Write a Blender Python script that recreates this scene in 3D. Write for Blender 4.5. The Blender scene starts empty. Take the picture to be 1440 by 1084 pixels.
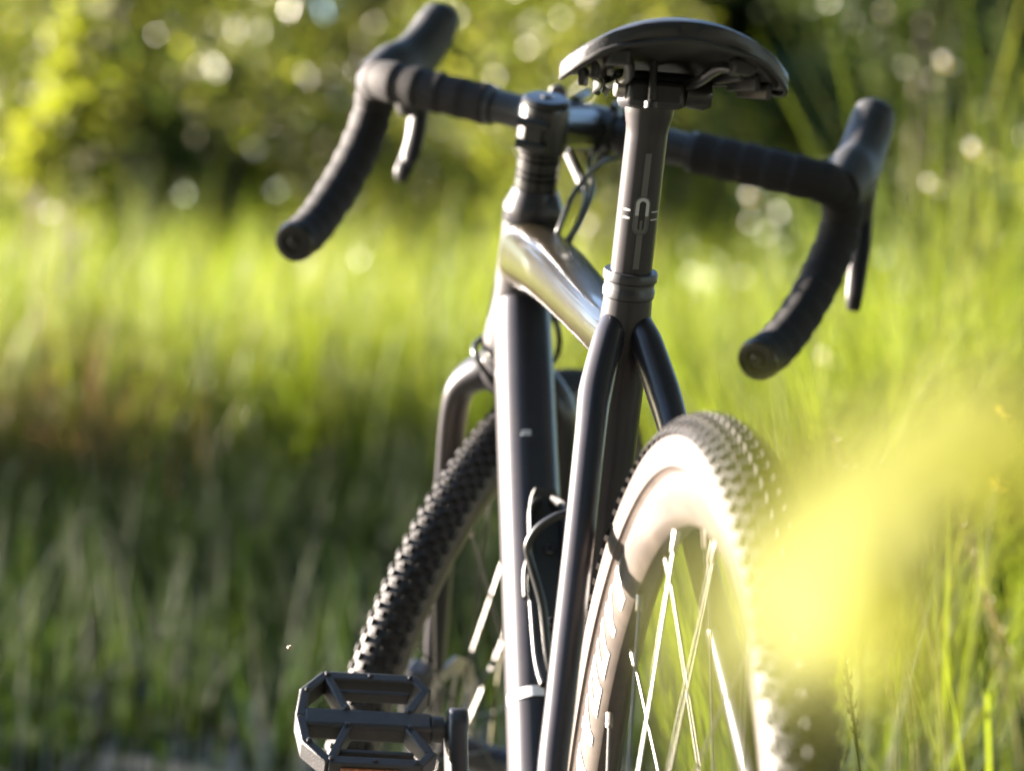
import bpy, bmesh, math, random
import numpy as np
from mathutils import Vector, Matrix

random.seed(7)
rng = np.random.default_rng(11)
R = math.radians
scene = bpy.context.scene
COL = scene.collection

# ------------------------------------------------------------------ camera
CAM = Vector((-1.6568, 0.3382, 0.7711))
YAW, PITCH, ROLL = R(-7.709), R(-1.846), R(4.049)
FPX = 4288.8                                   # focal length in pixels of a 1440 wide frame
_f = Vector((math.cos(YAW) * math.cos(PITCH), math.sin(YAW) * math.cos(PITCH), math.sin(PITCH)))
_r0 = Vector((math.sin(YAW), -math.cos(YAW), 0))
_u0 = _r0.cross(_f)
_r = _r0 * math.cos(ROLL) + _u0 * math.sin(ROLL)
_u = _u0 * math.cos(ROLL) - _r0 * math.sin(ROLL)
cam_data = bpy.data.cameras.new('camera')
cam = bpy.data.objects.new('camera', cam_data)
COL.objects.link(cam)
cam.matrix_world = Matrix(((_r.x, _u.x, -_f.x, CAM.x), (_r.y, _u.y, -_f.y, CAM.y), (_r.z, _u.z, -_f.z, CAM.z), (0, 0, 0, 1)))
cam_data.sensor_width = 36.0
cam_data.lens = FPX / 1440 * 36.0
cam_data.clip_start = 0.02
cam_data.clip_end = 500
cam_data.dof.use_dof = True
cam_data.dof.focus_distance = 2.03
cam_data.dof.aperture_fstop = 4.9
cam_data.dof.aperture_blades = 0
scene.camera = cam

def project(p):
    d = Vector(p) - CAM
    z = d.dot(_f)
    return 720 + FPX * d.dot(_r) / z, 542 - FPX * d.dot(_u) / z, z

def unproject(px, py, z):
    return CAM + _f * z + _r * ((px - 720) / FPX * z) + _u * ((542 - py) / FPX * z)

# ------------------------------------------------------------------ light
SUN_AZ, SUN_EL = R(61), R(11)                   # azimuth measured from +X towards +Y
world = bpy.data.worlds.new('World')
scene.world = world
world.use_nodes = True
wn = world.node_tree.nodes
sky = wn.new('ShaderNodeTexSky')
sky.sky_type = 'NISHITA'
sky.sun_disc = False
sky.sun_elevation = SUN_EL
sky.sun_rotation = R(90) - SUN_AZ
sky.dust_density = 0.6
sky.altitude = 900
sky.air_density = 0.8
wn['Background'].inputs['Strength'].default_value = 0.05
world.node_tree.links.new(sky.outputs[0], wn['Background'].inputs['Color'])
sun_data = bpy.data.lights.new('sun', 'SUN')
sun_data.energy = 5.0
sun_data.angle = R(0.53)
sun_data.color = (1.0, 0.87, 0.75)
sun = bpy.data.objects.new('sun', sun_data)
COL.objects.link(sun)
_sd = Vector((math.cos(SUN_AZ) * math.cos(SUN_EL), math.sin(SUN_AZ) * math.cos(SUN_EL), math.sin(SUN_EL)))
sun.rotation_euler = _sd.to_track_quat('Z', 'Y').to_euler()
sun.location = (2, 6, 6)
scene.view_settings.view_transform = 'Standard'
scene.view_settings.look = 'None'
scene.view_settings.gamma = 1.0
scene.view_settings.exposure = 3.95
scene.view_settings.use_curve_mapping = False
scene.cycles.use_denoising = True
scene.cycles.max_bounces = 8
scene.cycles.transmission_bounces = 4

# ------------------------------------------------------------------ materials
def new_mat(name):
    m = bpy.data.materials.new(name)
    m.use_nodes = True
    return m, m.node_tree, m.node_tree.nodes['Principled BSDF']

def plain(name, col, rough=0.5, metal=0.0, spec=0.5, coat=0.0, coat_rough=0.1, noise=0.0, scale=60.0, bump=0.0, bscale=200.0, dust=None, dscale=18.0):
    """Principled paint/metal/rubber with a little procedural unevenness; dust = (colour, amount)."""
    m, nt, b = new_mat(name)
    b.inputs['Roughness'].default_value = rough
    b.inputs['Metallic'].default_value = metal
    b.inputs['Specular IOR Level'].default_value = spec
    b.inputs['Coat Weight'].default_value = coat
    b.inputs['Coat Roughness'].default_value = coat_rough
    tc = nt.nodes.new('ShaderNodeTexCoord')
    n = nt.nodes.new('ShaderNodeTexNoise')
    n.inputs['Scale'].default_value = scale
    n.inputs['Detail'].default_value = 4
    nt.links.new(tc.outputs['Object'], n.inputs['Vector'])
    rmp = nt.nodes.new('ShaderNodeMix'); rmp.data_type = 'RGBA'
    rmp.inputs[6].default_value = (*[c * (1 - noise) for c in col], 1)
    rmp.inputs[7].default_value = (*[min(1, c * (1 + noise)) for c in col], 1)
    nt.links.new(n.outputs['Fac'], rmp.inputs[0])
    out = rmp.outputs[2]
    if dust:
        n2 = nt.nodes.new('ShaderNodeTexNoise')
        n2.inputs['Scale'].default_value = dscale
        n2.inputs['Detail'].default_value = 8
        n2.inputs['Roughness'].default_value = 0.7
        nt.links.new(tc.outputs['Object'], n2.inputs['Vector'])
        cr = nt.nodes.new('ShaderNodeValToRGB')
        cr.color_ramp.elements[0].position = 0.42
        cr.color_ramp.elements[1].position = 0.75
        cr.color_ramp.elements[1].color = (dust[1],) * 3 + (1,)
        nt.links.new(n2.outputs['Fac'], cr.inputs[0])
        mx = nt.nodes.new('ShaderNodeMix'); mx.data_type = 'RGBA'
        nt.links.new(cr.outputs[0], mx.inputs[0])
        nt.links.new(out, mx.inputs[6])
        mx.inputs[7].default_value = (*dust[0], 1)
        out = mx.outputs[2]
    nt.links.new(out, b.inputs['Base Color'])
    if bump:
        n3 = nt.nodes.new('ShaderNodeTexNoise')
        n3.inputs['Scale'].default_value = bscale
        n3.inputs['Detail'].default_value = 3
        nt.links.new(tc.outputs['Object'], n3.inputs['Vector'])
        bp = nt.nodes.new('ShaderNodeBump')
        bp.inputs['Strength'].default_value = bump
        bp.inputs['Distance'].default_value = 0.001
        nt.links.new(n3.outputs['Fac'], bp.inputs['Height'])
        nt.links.new(bp.outputs[0], b.inputs['Normal'])
    return m

def leafy(name, cols, trans=0.45, rough=0.45, spec=0.4, tcol=(1.15, 1.25, 0.6)):
    """Thin plant tissue: reflects and lets light through; the hue varies from blade to blade."""
    m, nt, b = new_mat(name)
    g = nt.nodes.new('ShaderNodeNewGeometry')
    cr = nt.nodes.new('ShaderNodeValToRGB')
    els = cr.color_ramp.elements
    while len(els) < len(cols):
        els.new(0.5)
    for i, c in enumerate(cols):
        els[i].position = i / max(1, len(cols) - 1)
        els[i].color = (*c, 1)
    nt.links.new(g.outputs['Random Per Island'], cr.inputs[0])
    nt.links.new(cr.outputs[0], b.inputs['Base Color'])
    b.inputs['Roughness'].default_value = rough
    b.inputs['Specular IOR Level'].default_value = spec
    t = nt.nodes.new('ShaderNodeBsdfTranslucent')
    mu = nt.nodes.new('ShaderNodeMix'); mu.data_type = 'RGBA'; mu.blend_type = 'MULTIPLY'
    mu.inputs[0].default_value = 1.0
    nt.links.new(cr.outputs[0], mu.inputs[6])
    mu.inputs[7].default_value = (*tcol, 1)
    mu.clamp_result = False
    nt.links.new(mu.outputs[2], t.inputs['Color'])
    mix = nt.nodes.new('ShaderNodeMixShader')
    mix.inputs[0].default_value = trans
    nt.links.new(b.outputs[0], mix.inputs[1])
    nt.links.new(t.outputs[0], mix.inputs[2])
    nt.links.new(mix.outputs[0], nt.nodes['Material Output'].inputs['Surface'])
    return m

M = {}
M['paint'] = plain('frame_paint', (0.019, 0.0175, 0.021), 0.36, 0.0, 0.28, coat=0.2, coat_rough=0.2, noise=0.10, scale=900, dust=((0.10, 0.085, 0.065), 0.10), dscale=30)
M['paint_olive'] = plain('top_tube_paint', (0.0165, 0.0128, 0.0062), 0.24, 0.0, 0.4, coat=0.6, coat_rough=0.05, noise=0.12, scale=900, dust=((0.12, 0.10, 0.07), 0.08), dscale=30)
M['anod'] = plain('black_anodised', (0.014, 0.014, 0.018), 0.42, 0.0, 0.5, noise=0.15, scale=200, dust=((0.10, 0.09, 0.07), 0.12))
M['anod_gloss'] = plain('black_gloss_alloy', (0.010, 0.010, 0.010), 0.32, 0.0, 0.4, coat=0.2, coat_rough=0.15, noise=0.1, scale=200)
M['tape'] = plain('bar_tape', (0.010, 0.009, 0.0095), 0.8, 0, 0.3, noise=0.2, scale=300, bump=0.5, bscale=500, dust=((0.03, 0.025, 0.022), 0.2))
M['hood'] = plain('hood_rubber', (0.012, 0.012, 0.0125), 0.55, 0, 0.4, noise=0.15, scale=200, bump=0.15, bscale=700, dust=((0.04, 0.035, 0.03), 0.2))
M['rubber'] = plain('tyre_rubber', (0.014, 0.0128, 0.0125), 0.6, 0, 0.3, noise=0.3, scale=80, bump=0.3, bscale=300, dust=((0.07, 0.058, 0.045), 0.25), dscale=40)
M['sidewall'] = plain('tyre_sidewall', (0.060, 0.046, 0.040), 0.55, 0, 0.4, noise=0.15, scale=40, bump=0.1, bscale=400, dust=((0.18, 0.145, 0.115), 0.4), dscale=25)
M['rim'] = plain('rim_alloy', (0.042, 0.034, 0.029), 0.38, 0.0, 0.5, noise=0.15, scale=60, dust=((0.16, 0.13, 0.10), 0.3), dscale=35)
M['white_print'] = plain('white_print', (0.62, 0.61, 0.60), 0.5, noise=0.05)
M['grey_print'] = plain('grey_print', (0.085, 0.085, 0.082), 0.5, noise=0.05)
M['lightgrey_print'] = plain('light_grey_print', (0.40, 0.41, 0.40), 0.45, noise=0.05)
M['dark_fill'] = plain('dark_fill', (0.012, 0.012, 0.014), 0.5)
M['red_print'] = plain('red_print', (0.45, 0.03, 0.04), 0.5)
M['spoke'] = plain('spoke_steel', (0.10, 0.095, 0.09), 0.35, 0.6, 0.5, noise=0.1)
M['steel'] = plain('bare_steel', (0.42, 0.40, 0.38), 0.3, 0.9, 0.5, noise=0.1)
M['nipple'] = plain('nipple_brass', (0.30, 0.26, 0.23), 0.35, 0.6, 0.5)
M['saddle'] = plain('saddle_cover', (0.015, 0.014, 0.015), 0.36, 0, 0.45, noise=0.2, scale=100, bump=0.25, bscale=900, dust=((0.06, 0.05, 0.05), 0.15))
M['plastic'] = plain('black_plastic', (0.012, 0.0115, 0.0115), 0.5, 0, 0.45, noise=0.2, scale=150, bump=0.2, bscale=600, dust=((0.05, 0.042, 0.034), 0.2))
M['pedal'] = plain('pedal_plastic', (0.014, 0.014, 0.016), 0.5, 0, 0.5, noise=0.25, scale=200, bump=0.4, bscale=700, dust=((0.05, 0.042, 0.036), 0.3), dscale=50)
M['reflector'] = plain('amber_reflector', (0.20, 0.05, 0.006), 0.2, 0, 0.6, coat=0.6, bump=0.6, bscale=900)
M['cable'] = plain('cable_housing', (0.022, 0.024, 0.022), 0.3, 0, 0.5, coat=0.4, noise=0.1)
M['lever'] = plain('lever_alloy', (0.008, 0.008, 0.009), 0.5, 0, 0.25)
M['plug'] = plain('end_plug_plastic', (0.006, 0.006, 0.006), 0.22, 0, 0.4)
M['ground'] = None

m, nt, b = new_mat('soil')
tc = nt.nodes.new('ShaderNodeTexCoord')
n1 = nt.nodes.new('ShaderNodeTexNoise'); n1.inputs['Scale'].default_value = 0.9; n1.inputs['Detail'].default_value = 8
n2 = nt.nodes.new('ShaderNodeTexNoise'); n2.inputs['Scale'].default_value = 22; n2.inputs['Detail'].default_value = 8
for n_ in (n1, n2):
    nt.links.new(tc.outputs['Object'], n_.inputs['Vector'])
cr = nt.nodes.new('ShaderNodeValToRGB')
cr.color_ramp.elements[0].position = 0.35; cr.color_ramp.elements[0].color = (0.045, 0.055, 0.024, 1)
cr.color_ramp.elements[1].position = 0.66; cr.color_ramp.elements[1].color = (0.12, 0.105, 0.085, 1)
mx = nt.nodes.new('ShaderNodeMix'); mx.data_type = 'FLOAT'
mx.inputs[0].default_value = 0.45
nt.links.new(n1.outputs['Fac'], mx.inputs[2]); nt.links.new(n2.outputs['Fac'], mx.inputs[3])
nt.links.new(mx.outputs[0], cr.inputs[0]); nt.links.new(cr.outputs[0], b.inputs['Base Color'])
b.inputs['Roughness'].default_value = 0.9
bp = nt.nodes.new('ShaderNodeBump'); bp.inputs['Strength'].default_value = 0.7; bp.inputs['Distance'].default_value = 0.02
nt.links.new(n2.outputs['Fac'], bp.inputs['Height']); nt.links.new(bp.outputs[0], b.inputs['Normal'])
M['ground'] = m
M['gravel'] = plain('path_gravel', (0.085, 0.082, 0.070), 0.9, noise=0.45, scale=120, bump=1.0, bscale=160, dust=((0.06, 0.075, 0.03), 0.8), dscale=6)

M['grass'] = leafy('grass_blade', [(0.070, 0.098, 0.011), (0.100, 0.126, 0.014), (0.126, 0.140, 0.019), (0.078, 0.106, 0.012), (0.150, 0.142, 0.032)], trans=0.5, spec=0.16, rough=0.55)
M['grass_shade'] = leafy('grass_blade_shade', [(0.014, 0.026, 0.0095), (0.019, 0.031, 0.010), (0.027, 0.036, 0.013), (0.016, 0.030, 0.012)], trans=0.35, spec=0.12, rough=0.7)  # grass copy with shade darkened into the blade colour
M['dry'] = leafy('dry_grass', [(0.19, 0.115, 0.065), (0.22, 0.145, 0.075), (0.15, 0.11, 0.05)], trans=0.4, tcol=(1.1, 1.0, 0.7))
M['leaf'] = leafy('bush_leaf', [(0.036, 0.052, 0.010), (0.120, 0.125, 0.020), (0.046, 0.064, 0.011), (0.145, 0.140, 0.026), (0.040, 0.056, 0.011), (0.190, 0.175, 0.045)], trans=0.48, rough=0.36, spec=0.3)  # bright tones among the dark put sunlit glints into the leaf colour
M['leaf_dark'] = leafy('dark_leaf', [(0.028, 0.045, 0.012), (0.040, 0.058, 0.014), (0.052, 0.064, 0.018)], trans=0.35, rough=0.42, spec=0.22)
M['leaf_yellow'] = leafy('yellow_green_leaf', [(0.135, 0.140, 0.018), (0.120, 0.135, 0.016), (0.155, 0.148, 0.024)], trans=0.5, rough=0.6, spec=0.15)
M['weed_leaf'] = leafy('pale_yellow_leaf', [(0.200, 0.212, 0.048), (0.225, 0.230, 0.056)], trans=0.5, rough=0.6, spec=0.1, tcol=(1.05, 1.05, 0.7))
M['straw'] = leafy('seed_head', [(0.15, 0.14, 0.055), (0.19, 0.16, 0.07)], trans=0.35, tcol=(1.1, 1.05, 0.6))
M['bark'] = plain('bark', (0.075, 0.055, 0.04), 0.85, noise=0.4, scale=40, bump=0.8, bscale=60)
M['petal_white'] = leafy('white_petal', [(0.62, 0.60, 0.55), (0.66, 0.62, 0.60)], trans=0.3, tcol=(1, 1, 1))
M['petal_yellow'] = leafy('yellow_petal', [(0.55, 0.42, 0.03), (0.6, 0.48, 0.05)], trans=0.3, tcol=(1, 1, 0.8))
M['insect'] = plain('insect_body', (0.25, 0.17, 0.12), 0.4)

# ------------------------------------------------------------------ helpers
WORLD_LOC = {}

def tag(o, label=None, cat=None, group=None, kind=None):
    if label: o['label'] = label
    if cat: o['category'] = cat
    if group: o['group'] = group
    if kind: o['kind'] = kind
    return o

def empty(name, loc=(0, 0, 0), parent=None):
    o = bpy.data.objects.new(name, None)
    o.empty_display_size = 0.05
    COL.objects.link(o)
    loc = Vector(loc)
    WORLD_LOC[o.name] = loc.copy()
    if parent is not None:
        o.parent = parent
        o.location = loc - WORLD_LOC.get(parent.name, Vector())
    else:
        o.location = loc
    return o

def catmull(pts, vals, sub):
    pts = [Vector(p) for p in pts]
    n = len(pts)
    P, V = [], []
    for i in range(n - 1):
        p0, p1, p2, p3 = pts[max(i - 1, 0)], pts[i], pts[i + 1], pts[min(i + 2, n - 1)]
        v0, v1, v2, v3 = [np.array(vals[k], float) for k in (max(i - 1, 0), i, i + 1, min(i + 2, n - 1))]
        for j in range(sub):
            t = j / sub
            a, b_, c, d = -0.5 * t**3 + t**2 - 0.5 * t, 1.5 * t**3 - 2.5 * t**2 + 1, -1.5 * t**3 + 2 * t**2 + 0.5 * t, 0.5 * t**3 - 0.5 * t**2
            P.append(p0 * a + p1 * b_ + p2 * c + p3 * d)
            V.append(v1 * (1 - t) + v2 * t)
    P.append(pts[-1]); V.append(np.array(vals[-1], float))
    return P, V

class MB:
    def __init__(self):
        self.v, self.f = [], []

    def ring_loft(self, rings, cap0=True, cap1=True, closed=True):
        b0 = len(self.v); n = len(rings[0])
        for r in rings:
            self.v += [Vector(p) for p in r]
        for i in range(len(rings) - 1):
            for j in range(n if closed else n - 1):
                k = (j + 1) % n
                self.f.append((b0 + i * n + j, b0 + i * n + k, b0 + (i + 1) * n + k, b0 + (i + 1) * n + j))
        if cap0: self.f.append(tuple(b0 + j for j in reversed(range(n))))
        if cap1: self.f.append(tuple(b0 + (len(rings) - 1) * n + j for j in range(n)))
        return self

    def tube(self, pts, rad, n=20, side=None, sub=1, exp=2.0, caps=True, taper_ends=0.0):
        """Tube along pts; rad = number, or a list of numbers / (side, up) pairs."""
        if not isinstance(rad, (list, tuple)):
            rad = [rad] * len(pts)
        rad = [(r, r) if not isinstance(r, (list, tuple)) else r for r in rad]
        if sub > 1:
            P, V = catmull(pts, rad, sub)
        else:
            P, V = [Vector(p) for p in pts], [np.array(r, float) for r in rad]
        T = []
        for i in range(len(P)):
            t = P[min(i + 1, len(P) - 1)] - P[max(i - 1, 0)]
            T.append(t.normalized())
        s = Vector(side) if side is not None else (Vector((0, 1, 0)) if abs(T[0].y) < 0.9 else Vector((1, 0, 0)))
        rings = []
        for i in range(len(P)):
            s = (s - T[i] * s.dot(T[i])).normalized()
            u = T[i].cross(s)
            ring = []
            for k in range(n):
                a = 2 * math.pi * k / n
                c, d = math.cos(a), math.sin(a)
                c = math.copysign(abs(c) ** (2 / exp), c); d = math.copysign(abs(d) ** (2 / exp), d)
                ring.append(P[i] + s * (c * V[i][0]) + u * (d * V[i][1]))
            rings.append(ring)
        return self.ring_loft(rings, caps, caps)

    def lathe(self, origin, axis, prof, n=32, cap0=True, cap1=True, ref=None):
        """prof = [(distance along the axis, radius), ...]"""
        a = Vector(axis).normalized()
        s = Vector(ref) if ref is not None else (Vector((0, 1, 0)) if abs(a.y) < 0.9 else Vector((1, 0, 0)))
        s = (s - a * s.dot(a)).normalized(); u = a.cross(s)
        o = Vector(origin)
        rings = [[o + a * h + (s * math.cos(2 * math.pi * k / n) + u * math.sin(2 * math.pi * k / n)) * r for k in range(n)] for h, r in prof]
        return self.ring_loft(rings, cap0, cap1)

    def torus_prof(self, M3, origin, prof, n=96):
        """Closed profile [(radius, lateral)] swept round the wheel axis of frame M3 (columns: forward, left, up)."""
        o = Vector(origin); rings = []
        for i in range(n):
            a = 2 * math.pi * i / n
            d = M3 @ Vector((math.cos(a), 0, math.sin(a))); l = M3 @ Vector((0, 1, 0))
            rings.append([o + d * r + l * w for r, w in prof])
        b0 = len(self.v); m_ = len(prof)
        for r in rings: self.v += r
        for i in range(n):
            for j in range(m_):
                i2, j2 = (i + 1) % n, (j + 1) % m_
                self.f.append((b0 + i * m_ + j, b0 + i * m_ + j2, b0 + i2 * m_ + j2, b0 + i2 * m_ + j))
        return self

    def box(self, c, ex, ey, ez):
        """ex, ey, ez are half-extent vectors."""
        c, ex, ey, ez = Vector(c), Vector(ex), Vector(ey), Vector(ez)
        b0 = len(self.v)
        for sx, sy, sz in ((-1, -1, -1), (1, -1, -1), (1, 1, -1), (-1, 1, -1), (-1, -1, 1), (1, -1, 1), (1, 1, 1), (-1, 1, 1)):
            self.v.append(c + ex * sx + ey * sy + ez * sz)
        for q in ((0, 3, 2, 1), (4, 5, 6, 7), (0, 1, 5, 4), (1, 2, 6, 5), (2, 3, 7, 6), (3, 0, 4, 7)):
            self.f.append(tuple(b0 + i for i in q))
        return self

    def bar(self, p0, p1, w, h, up):
        p0, p1, up = Vector(p0), Vector(p1), Vector(up).normalized()
        t = (p1 - p0); s = t.cross(up).normalized()
        up = s.cross(t).normalized()
        return self.box((p0 + p1) / 2, t / 2, s * (w / 2), up * (h / 2))

    def prism(self, pts, off):
        """Extrude a planar outline by the vector off."""
        off = Vector(off); b0 = len(self.v); n = len(pts)
        self.v += [Vector(p) for p in pts] + [Vector(p) + off for p in pts]
        self.f.append(tuple(b0 + i for i in reversed(range(n))))
        self.f.append(tuple(b0 + n + i for i in range(n)))
        for i in range(n):
            j = (i + 1) % n
            self.f.append((b0 + i, b0 + j, b0 + n + j, b0 + n + i))
        return self

    def ball(self, c, r, n=12, scale=(1, 1, 1)):
        c = Vector(c); rings = []
        for i in range(1, n // 2):
            t = math.pi * i / (n // 2)
            rings.append([c + Vector((math.sin(t) * math.cos(2 * math.pi * k / n) * scale[0], math.sin(t) * math.sin(2 * math.pi * k / n) * scale[1], math.cos(t) * scale[2])) * r for k in range(n)])
        return self.ring_loft(rings)

    def build(self, name, mat, parent=None, smooth=True, angle=38, bevel=0.0, kind=None):
        me = bpy.data.meshes.new(name)
        off = WORLD_LOC.get(parent.name, Vector()) if parent is not None else Vector()
        me.from_pydata([tuple(p - off) for p in self.v], [], self.f)
        bm = bmesh.new(); bm.from_mesh(me)
        bmesh.ops.recalc_face_normals(bm, faces=bm.faces)
        bm.to_mesh(me); bm.free()
        if smooth:
            me.polygons.foreach_set('use_smooth', [True] * len(me.polygons))
            me.set_sharp_from_angle(angle=R(angle))
        me.materials.append(M[mat])
        o = bpy.data.objects.new(name, me)
        COL.objects.link(o)
        if parent is not None: o.parent = parent
        WORLD_LOC[o.name] = off.copy()
        if bevel:
            bv = o.modifiers.new('bevel', 'BEVEL'); bv.width = bevel; bv.segments = 2; bv.limit_method = 'ANGLE'; bv.angle_limit = R(40)
            bv.harden_normals = False
        if kind: o['kind'] = kind
        return o

def on_tube(p0, axis, rad, poly, lift=0.0004, back=(-1, 0, 0), left=(0, 1, 0), step=0.0012):
    """Flat print wrapped on a round tube. poly = [(across, along)] quads as lists of 4 corners in metres; across grows to the left."""
    a = Vector(axis).normalized(); p0 = Vector(p0)
    e1 = Vector(back); e1 = (e1 - a * e1.dot(a)).normalized()
    e2 = a.cross(e1)
    if e2.dot(Vector(left)) < 0: e2 = -e2
    mb = MB()
    def pt(u, h):
        ph = u / rad
        return p0 + a * h + (e1 * math.cos(ph) + e2 * math.sin(ph)) * (rad + lift)
    for q in poly:                                # quad, split across so that it follows the curve
        w = max(abs(q[1][0] - q[0][0]), abs(q[2][0] - q[3][0]))
        k = max(1, int(w / step))
        for i in range(k):
            t0, t1 = i / k, (i + 1) / k
            L = lambda A, B, t: (A[0] + (B[0] - A[0]) * t, A[1] + (B[1] - A[1]) * t)
            c = [L(q[0], q[1], t0), L(q[0], q[1], t1), L(q[3], q[2], t1), L(q[3], q[2], t0)]
            b0 = len(mb.v)
            mb.v += [pt(*x) for x in c]
            mb.f.append((b0, b0 + 1, b0 + 2, b0 + 3))
    return mb

# ================================================================== SETTING
def ground_xy(D, s):
    """Point on the ground D metres out from the camera's foot, s metres to its left."""
    fx, fy = math.cos(YAW), math.sin(YAW)
    return CAM.x + fx * D - fy * s, CAM.y + fy * D + fx * s

mb = MB()
N = 60
xs = np.concatenate([-np.geomspace(1, 150, 20)[::-1], np.linspace(-0.9, 20, 50), np.geomspace(21, 260, 20)])
ys = np.concatenate([-np.geomspace(6, 150, 14)[::-1], np.linspace(-5.5, 5.5, 30), np.geomspace(6, 150, 14)])
for x in xs:
    for y in ys:
        h = 0.0
        if x > 2.2:
            k = min(1, (x - 2.2) / 6)
            h = k * (0.03 * math.sin(x * 1.3 + y) + 0.04 * math.sin(y * 0.9 - x * 0.4))
        mb.v.append(Vector((x, y, h)))
ny = len(ys)
for i in range(len(xs) - 1):
    for j in range(ny - 1):
        mb.f.append((i * ny + j, (i + 1) * ny + j, (i + 1) * ny + j + 1, i * ny + j + 1))
tag(mb.build('ground', 'ground'), kind='structure')

# a worn strip of gravel path passing in front of and under the bicycle
mb = MB()
pth = []
for i in range(24):
    t = i / 23
    D = 0.2 + 5.6 * t
    c = 0.10 + 0.08 * t ** 1.5
    wl = 0.75 + 0.1 * math.sin(t * 9); wr = 0.55 + 0.08 * math.sin(t * 13 + 1)
    row = []
    for k in range(9):
        x, y = ground_xy(D, c + wl - (wl + wr) * k / 8)
        h = 0.0
        if x > 2.2:
            kk = min(1, (x - 2.2) / 6)
            h = kk * (0.03 * math.sin(x * 1.3 + y) + 0.04 * math.sin(y * 0.9 - x * 0.4))
        row.append(Vector((x, y, h + 0.006)))
    pth.append(row)
mb.ring_loft(pth, False, False, closed=False)
tag(mb.build('path', 'gravel'), kind='structure')

def fast_mesh(name, co, faces4, mat, parent=None, tri=False):
    me = bpy.data.meshes.new(name)
    k = 3 if tri else 4
    nf = len(faces4)
    me.vertices.add(len(co)); me.vertices.foreach_set('co', np.ascontiguousarray(co, dtype=np.float32).ravel())
    me.loops.add(nf * k); me.loops.foreach_set('vertex_index', np.ascontiguousarray(faces4, dtype=np.int32).ravel())
    me.polygons.add(nf); me.polygons.foreach_set('loop_start', np.arange(0, nf * k, k, dtype=np.int32))
    me.polygons.foreach_set('loop_total', np.full(nf, k, dtype=np.int32))
    me.polygons.foreach_set('use_smooth', np.ones(nf, dtype=bool))
    me.update(calc_edges=True); me.validate()
    me.materials.append(M[mat])
    o = bpy.data.objects.new(name, me)
    COL.objects.link(o)
    if parent is not None: o.parent = parent
    return o

def blades(base, height, width, lean, lean_dir, curl=1.0, seg=4, face=None):
    """Bent tapering strips. All arguments are arrays of one length; base is (n, 3)."""
    n = len(base)
    face = rng.uniform(0, 2 * np.pi, n) if face is None else face
    wx, wy = np.cos(face), np.sin(face)
    lx, ly = np.cos(lean_dir), np.sin(lean_dir)
    co = np.zeros((n, (seg + 1) * 2, 3))
    for i in range(seg + 1):
        t = i / seg
        hz = height * (t - 0.25 * lean * t ** 2.2 * curl)
        hr = height * lean * t ** 1.9
        w = width * (1 - t ** 1.6) * 0.5 + 0.0003
        c = base + np.stack([lx * hr, ly * hr, hz], 1)
        co[:, 2 * i] = c + np.stack([wx * w, wy * w, 0 * w], 1)
        co[:, 2 * i + 1] = c - np.stack([wx * w, wy * w, 0 * w], 1)
    q = np.array([[2 * i, 2 * i + 1, 2 * i + 3, 2 * i + 2] for i in range(seg)])
    fc = (np.arange(n)[:, None, None] * ((seg + 1) * 2) + q[None]).reshape(-1, 4)
    return co.reshape(-1, 3), fc

def gz(x, y):
    k = np.clip((x - 2.2) / 6, 0, 1)
    return k * (0.03 * np.sin(x * 1.3 + y) + 0.04 * np.sin(y * 0.9 - x * 0.4))

def field(name, label, n, Drange, srange, hrange, wrange, mat, clump=0.0, keep=None, lean=(0.05, 0.5), dirn=None):
    D = rng.uniform(*Drange, n); s = rng.uniform(*srange, n)
    if clump:
        nc = max(8, int(n / 40))
        cD = rng.uniform(*Drange, nc); cs = rng.uniform(*srange, nc)
        k = rng.integers(0, nc, n); pick = rng.random(n) < clump
        D = np.where(pick, cD[k] + rng.normal(0, 0.07, n), D); s = np.where(pick, cs[k] + rng.normal(0, 0.07, n), s)
    if keep is not None:
        ok = keep(D, s); D, s = D[ok], s[ok]
    n = len(D)
    fx, fy = math.cos(YAW), math.sin(YAW)
    x = CAM.x + fx * D - fy * s; y = CAM.y + fy * D + fx * s
    base = np.stack([x, y, gz(x, y) - 0.01], 1)
    patch = 0.5 + 0.5 * np.sin(x * 1.7 + 1.3 * np.sin(y * 1.1)) * np.sin(y * 2.3 + 0.7)
    h = rng.uniform(*hrange, n) * (0.72 + 0.4 * patch)
    w = rng.uniform(*wrange, n)
    ld = rng.uniform(0, 2 * np.pi, n) if dirn is None else rng.normal(dirn, 0.9, n)
    co, fc = blades(base, h, w, rng.uniform(*lean, n), ld)
    return tag(fast_mesh(name, co, fc, mat), label, 'grass', kind='stuff')

field('meadow_grass', 'tall sunlit yellow-green meadow grass behind the bicycle', 22000, (8.6, 14.5), (-5, 5), (0.55, 1.15), (0.006, 0.014), 'grass', 0.5)
field('bank_grass', 'tall bright grass to the right of the handlebar', 12000, (3.6, 8.8), (-4.0, -0.28), (0.45, 0.95), (0.003, 0.0075), 'grass', 0.5,
      keep=lambda D, s: s < -0.02 - 0.055 * D, lean=(0.1, 0.7))
field('reed_grass', 'tallest pale sunlit grass rising at the right edge', 2600, (5.2, 8.6), (-3.2, -0.7), (0.95, 1.45), (0.003, 0.007), 'grass', 0.5,
      keep=lambda D, s: s < -0.115 * D, lean=(0.1, 0.5))
field('shaded_grass', 'short grass in the shade on the left, its colour darkened for shade', 17000, (4.4, 10.2), (-0.9, 4.5), (0.10, 0.48), (0.004, 0.011), 'grass_shade', 0.6)
field('shaded_bank_grass', 'low grass right of the rear wheel, shade painted into its dark green', 5200, (2.5, 5.0), (-1.6, -0.2), (0.22, 0.50), (0.003, 0.008), 'grass_shade', 0.6, keep=lambda D, s: s < -0.075 * D, lean=(0.1, 0.6))
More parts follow.
